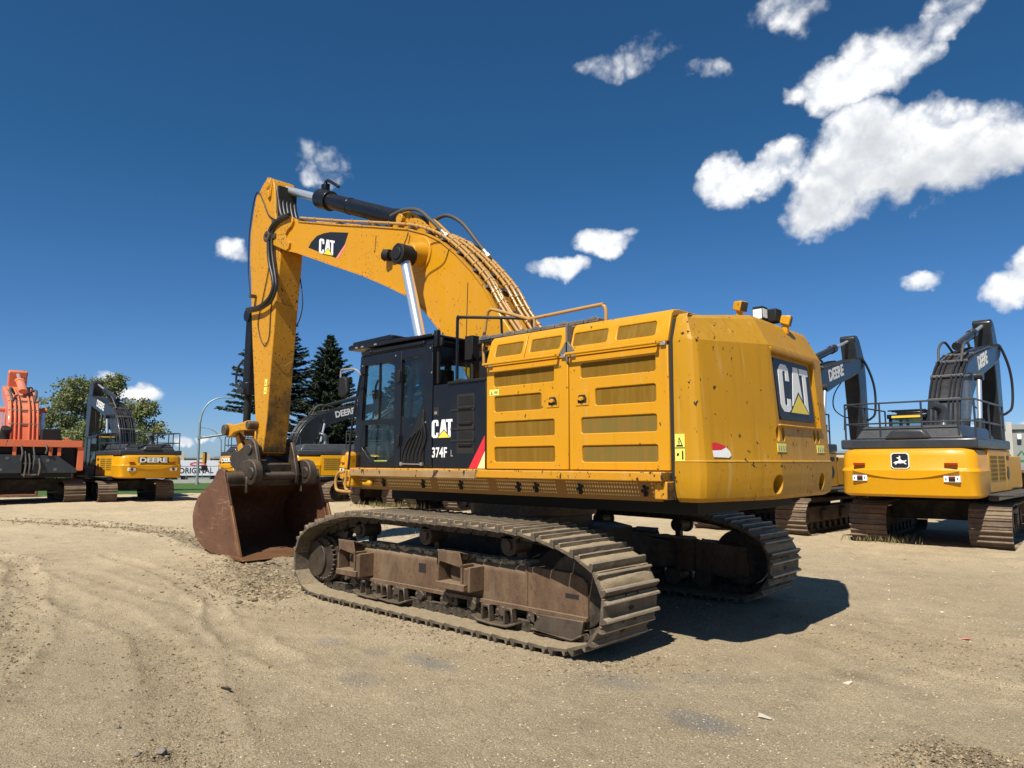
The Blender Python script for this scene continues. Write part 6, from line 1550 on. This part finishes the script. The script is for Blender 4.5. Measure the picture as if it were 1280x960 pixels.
for x, z in ((2.2,1.3),(3.0,2.3),(3.5,1.5),(4.3,1.8),(7.5,1.4),(8.6,2.0)): s.poly([(x-.3,z),(x+.35,z+.05),(x+.15,z+.8),(x+.0,z+1.2),(x-.15,z+.6)], (0,-.01,0), X_, Z_, (0,-1,0), .01)
build('red_print', s, M['red_print'], td)
p = place_px(216, 148)
tk = thing('delivery_truck', 'pale tan truck parked at the front end of the lettered trailer', 'truck', p); facing(tk)
s = MB(); s.xz([(-1.6,.5),(.8,.5),(.8,2.9),(.3,3.1),(-.6,3.1),(-1.2,2.0),(-1.6,1.8)], 0, 2.3); build('truck_cab', s, M['tan_wall'], tk, bevel=.08)
s = MB()
for x in (-.8, .5): s.cyl((x,-.02,.45),(x,.3,.45),.45,14)
s.box(-.9,-.1,-.01,0,1.9,2.7); s.box(-1.5,.8,.2,2.1,.35,.5)
build('wheel', s, M['black_matt'], tk)
for xpx, L_, lab in ((282, 6, 'dark parked van near the right end of the trailers'),):
    p = place_px(xpx, 150); v_ = thing('parked_van', lab, 'van', p); facing(v_)
    s = MB(); s.xz([(0,.4),(4.6,.4),(4.6,1.3),(3.8,1.5),(3.0,2.5),(0,2.5)], 0, 2); build('van_body', s, M['charcoal'], v_, bevel=.08)
    s = MB()
    for x in (.9, 3.7): s.cyl((x,-.02,.4),(x,.3,.4),.4,14)
    build('wheel', s, M['black_matt'], v_)
    s = MB(); s.box(.4,3.0,-.01,0,1.6,2.2); build('window', s, M['dark_window'], v_)
# kerb and railing along the street
s = MB()
a_, b_ = Vector(place_px(60, 118)), Vector(place_px(330, 118))
k_ = thing('guard_fence', 'low pale rail fence along the street behind the grass', 'fence', a_)
s = MB(); d_ = b_-a_; n_ = 26; w2 = Vector((-d_.y, d_.x, 0)).normalized()*.06
for z0, z1 in ((0,.55),):
    s.hexa([-w2+Vector((0,0,z0)), d_-w2+Vector((0,0,z0)), d_+w2+Vector((0,0,z0)), w2+Vector((0,0,z0)), -w2+Vector((0,0,z1)), d_-w2+Vector((0,0,z1)), d_+w2+Vector((0,0,z1)), w2+Vector((0,0,z1))])
build('kerb_wall', s, M['concrete'], k_)
s = MB(); s.tube([Vector((0,0,2.5)), d_+Vector((0,0,2.5))], .05, 6)
for q in range(n_+1): c = d_*(q/n_); s.cyl(c, c+Vector((0,0,2.5)), .04, 6)
build('rail', s, M['galv'], k_)
def block(name, label, xpx0, xpx1, d, ztop, wall, extras=(), zb=None, depth=14, cat='building'):
    a_, b_ = Vector(place_px(xpx0, d)), Vector(place_px(xpx1, d)); W_ = (b_-a_).length; z0 = a_.z-.5
    o = bpy.data.objects.new(name, None); COL.objects.link(o); o.location = (a_.x, a_.y, 0); o.rotation_euler = (0, 0, math.atan2(b_.y-a_.y, b_.x-a_.x)); tag(o, label, cat)
    s = MB(); s.box(0, W_, 0, depth, z0, ztop); build('wall', s, wall, o, bevel=.05)
    s = MB(); s.box(-.2, W_+.2, -.2, depth+.2, ztop, ztop+.35); build('roof', s, M['cladding'], o)
    for (f0, f1, z0_, z1_, mm, nm) in extras:
        s = MB(); s.box(W_*f0, W_*f1, -.35, -.0, z0_, z1_); build(nm, s, mm, o, bevel=.02)
    return o
block('warehouse', 'long low grey warehouse with cream bays behind the white trailers', 200, 345, 235, 2.7, M['cladding'], [(.10,.20,-2,4.6,M['tan_wall'],'cream_bay'),(.32,.42,-2,4.0,M['tan_wall'],'cream_bay'),(.02,.08,-2,4.4,M['charcoal'],'dark_bay'),(.60,.95,-2,4.6,M['tan_wall'],'cream_bay'),(.45,.52,2.7,3.4,M['cladding'],'roof_unit')])
block('office_building', 'pale building seen through the gap between the big counterweight and the badge excavator', 985, 1075, 120, 3.1, M['tan_wall'], [(.55,.7,.2,1.3,M['dark_window'],'window'),(.75,.9,.2,1.3,M['dark_window'],'window')])
rb = block('workshop_building', 'grey workshop with a pale corner pier and a white wall lamp', 1262, 1330, 62, 4.1, M['cladding'], [(-.03,.09,-.5,4.6,M['concrete'],'corner_pier'),(.18,.26,3.4,3.75,M['white'],'wall_lamp')])
# green implement frames at the right edge
p = place_px(1266, 40); g_ = thing('farm_implement', 'green steel farm implement with folded frames in front of the grey workshop', 'implement', p); facing(g_)
s = MB()
for k in range(7): s.tube([(k*.55-.5,0,.2),(k*.55-.5,0,1.9),(k*.55-.2,0,2.35),(k*.55+.05,0,1.9)], .06, 6)
for z in (.7,1.3,1.9): s.box(-.6,3.6,-.1,.1,z-.06,z+.06)
for k in range(6): s.box(k*.6-.5,k*.6-.1,.1,1.4,1.0,1.12)
build('tool_frame', s, M['green'], g_, bevel=.01, seg=1)
s = MB()
for k in range(5): s.cyl((k*.8-.4,-.1,.35),(k*.8-.4,.15,.35),.35,14)
build('wheel', s, M['black_matt'], g_)
p = place_px(1038, 48); g2 = thing('green_trailer', 'small green trailer glimpsed under the gap beside the big counterweight', 'trailer', p); facing(g2)
s = MB(); s.box(-.7,1.6,0,2,.25,.75); build('bed', s, M['green'], g2, bevel=.03)
s = MB(); s.cyl((1.0,-.05,.35),(1.0,.2,.35),.35,14); s.cyl((-.1,-.05,.35),(-.1,.2,.35),.35,14); build('wheel', s, M['black_matt'], g2)

# distant tree line
m, b, t = mat('far_foliage', (.03,.05,.02), .9, 0, .1)
s = MB(); rgx = random.Random(9)
M['paper'], _, _ = mat('dirty_paper', (.55,.50,.40), .9)
# scraps and stones on the ground
def scrap(name, label, cat, x, y, pts, m_, t_=.006, dz=.012):
    s = MB(); n_ = len(pts); top = []
    vs = [(px_, py_, dz+.012*math.sin(7*px_/.05+3)) for px_, py_ in pts]; s.add(vs+[(a_, b_, c_+t_) for a_, b_, c_ in vs], [tuple(range(n_))[::-1], tuple(range(n_, 2*n_))]+[(k, (k+1) % n_, n_+(k+1) % n_, n_+k) for k in range(n_)])
    o = build(name, s, m_); o.location = (x, y, H(x, y)); return tag(o, label, cat)
scrap('paper_scrap', 'crumpled white scrap, the larger of two lying on the dirt', 'litter', 4.41, -2.44, [(-.04,-.025),(0,-.035),(.05,-.015),(.055,.015),(.015,.025),(-.025,.035),(-.05,.01)], M['paper'])
scrap('plastic_scrap', 'small pale scrap beyond the larger white one', 'litter', 4.58, -1.22, [(-.035,-.015),(.015,-.02),(.035,.01),(.0,.02),(-.03,.015)], M['paper'])
scrap('red_scrap', 'small faded red scrap lying on the dirt', 'litter', 4.92, 1.33, [(-.04,-.02),(.03,-.03),(.05,.015),(.0,.03)], M['decal_pink'])
scrap('twig', 'short dark stick lying on the dirt below the bucket side', 'litter', .99, -4.86, [(-.08,-.008),(.08,-.012),(.085,.005),(-.08,.01)], M['chain'], .012)
for (x, y, r_, lab) in ((1.94,-5.72,.034,'dark grey stone, larger of the pair at the bottom left'),(1.86,-5.84,.022,'small dark stone beside the larger one at the bottom left'),(1.25,-5.75,.016,'small dark stone alone on the dirt at the bottom left')):
    s = MB(); rgx = random.Random(int(x*100)); ring_ = []
    vs = []
    for lz, lr in ((-.5,.6),(0,1),(.55,.75),(.9,.3)):
        vs += [(r_*lr*math.cos(k*.785)*rgx.uniform(.75,1.2)*1.25, r_*lr*math.sin(k*.785)*rgx.uniform(.75,1.2), r_*.8*lz+r_*.3) for k in range(8)]
    fs = [(q*8+k, q*8+(k+1) % 8, q*8+8+(k+1) % 8, q*8+8+k) for q in range(3) for k in range(8)]+[tuple(range(24, 32))]
    s.add(vs, fs); o = build('stone', s, M['grey_plate'], smooth=0); o.location = (x, y, H(x, y)); tag(o, lab, 'stone', 'dark stones at the bottom left')
# dry weeds at the tracks
def weeds(name, cx, cy, rx, ry, n_, hh, m_, seed):
    rg = random.Random(seed); C_ = []; N_ = []; U_ = []; W_ = []; Hs = []
    for k in range(n_):
        x, y = cx+rg.gauss(0,rx), cy+rg.gauss(0,ry); h_ = hh*rg.uniform(.4,1.1)
        C_.append((x, y, H(x, y)+h_*.45)); N_.append((rg.uniform(-1,1), rg.uniform(-1,1), rg.uniform(-.2,.3))); U_.append((rg.uniform(-.5,.5), rg.uniform(-.5,.5), 1)); W_.append(rg.uniform(.006,.014)); Hs.append(h_*.5)
    return tag(leaf_obj(name, quads(C_, N_, U_, W_, Hs), m_, None), kind='stuff')
M['weed'] = leafmat('dry_weed', (.16,.15,.06), (.24,.20,.10))
weeds('weeds', 1.5, 10.6, .35, .3, 260, .22, M['weed'], 1)
weeds('weeds', -16.9, 10.3, 1.0, .5, 300, .3, M['weed'], 2)
weeds('weeds', -6.0, 4.0, 2.5, .5, 200, .12, M['weed'], 3)
w.cycles.sampling_method = 'MANUAL'; w.cycles.sample_map_resolution = 256
scn.cycles.max_bounces = 5; scn.cycles.diffuse_bounces = 3; scn.cycles.glossy_bounces = 2; scn.cycles.transparent_max_bounces = 8

for r_ in [o for o in COL.objects if o.parent is None and o.type == 'EMPTY' and o.get('category') not in ('excavator', 'tree')]: split_parts(r_)
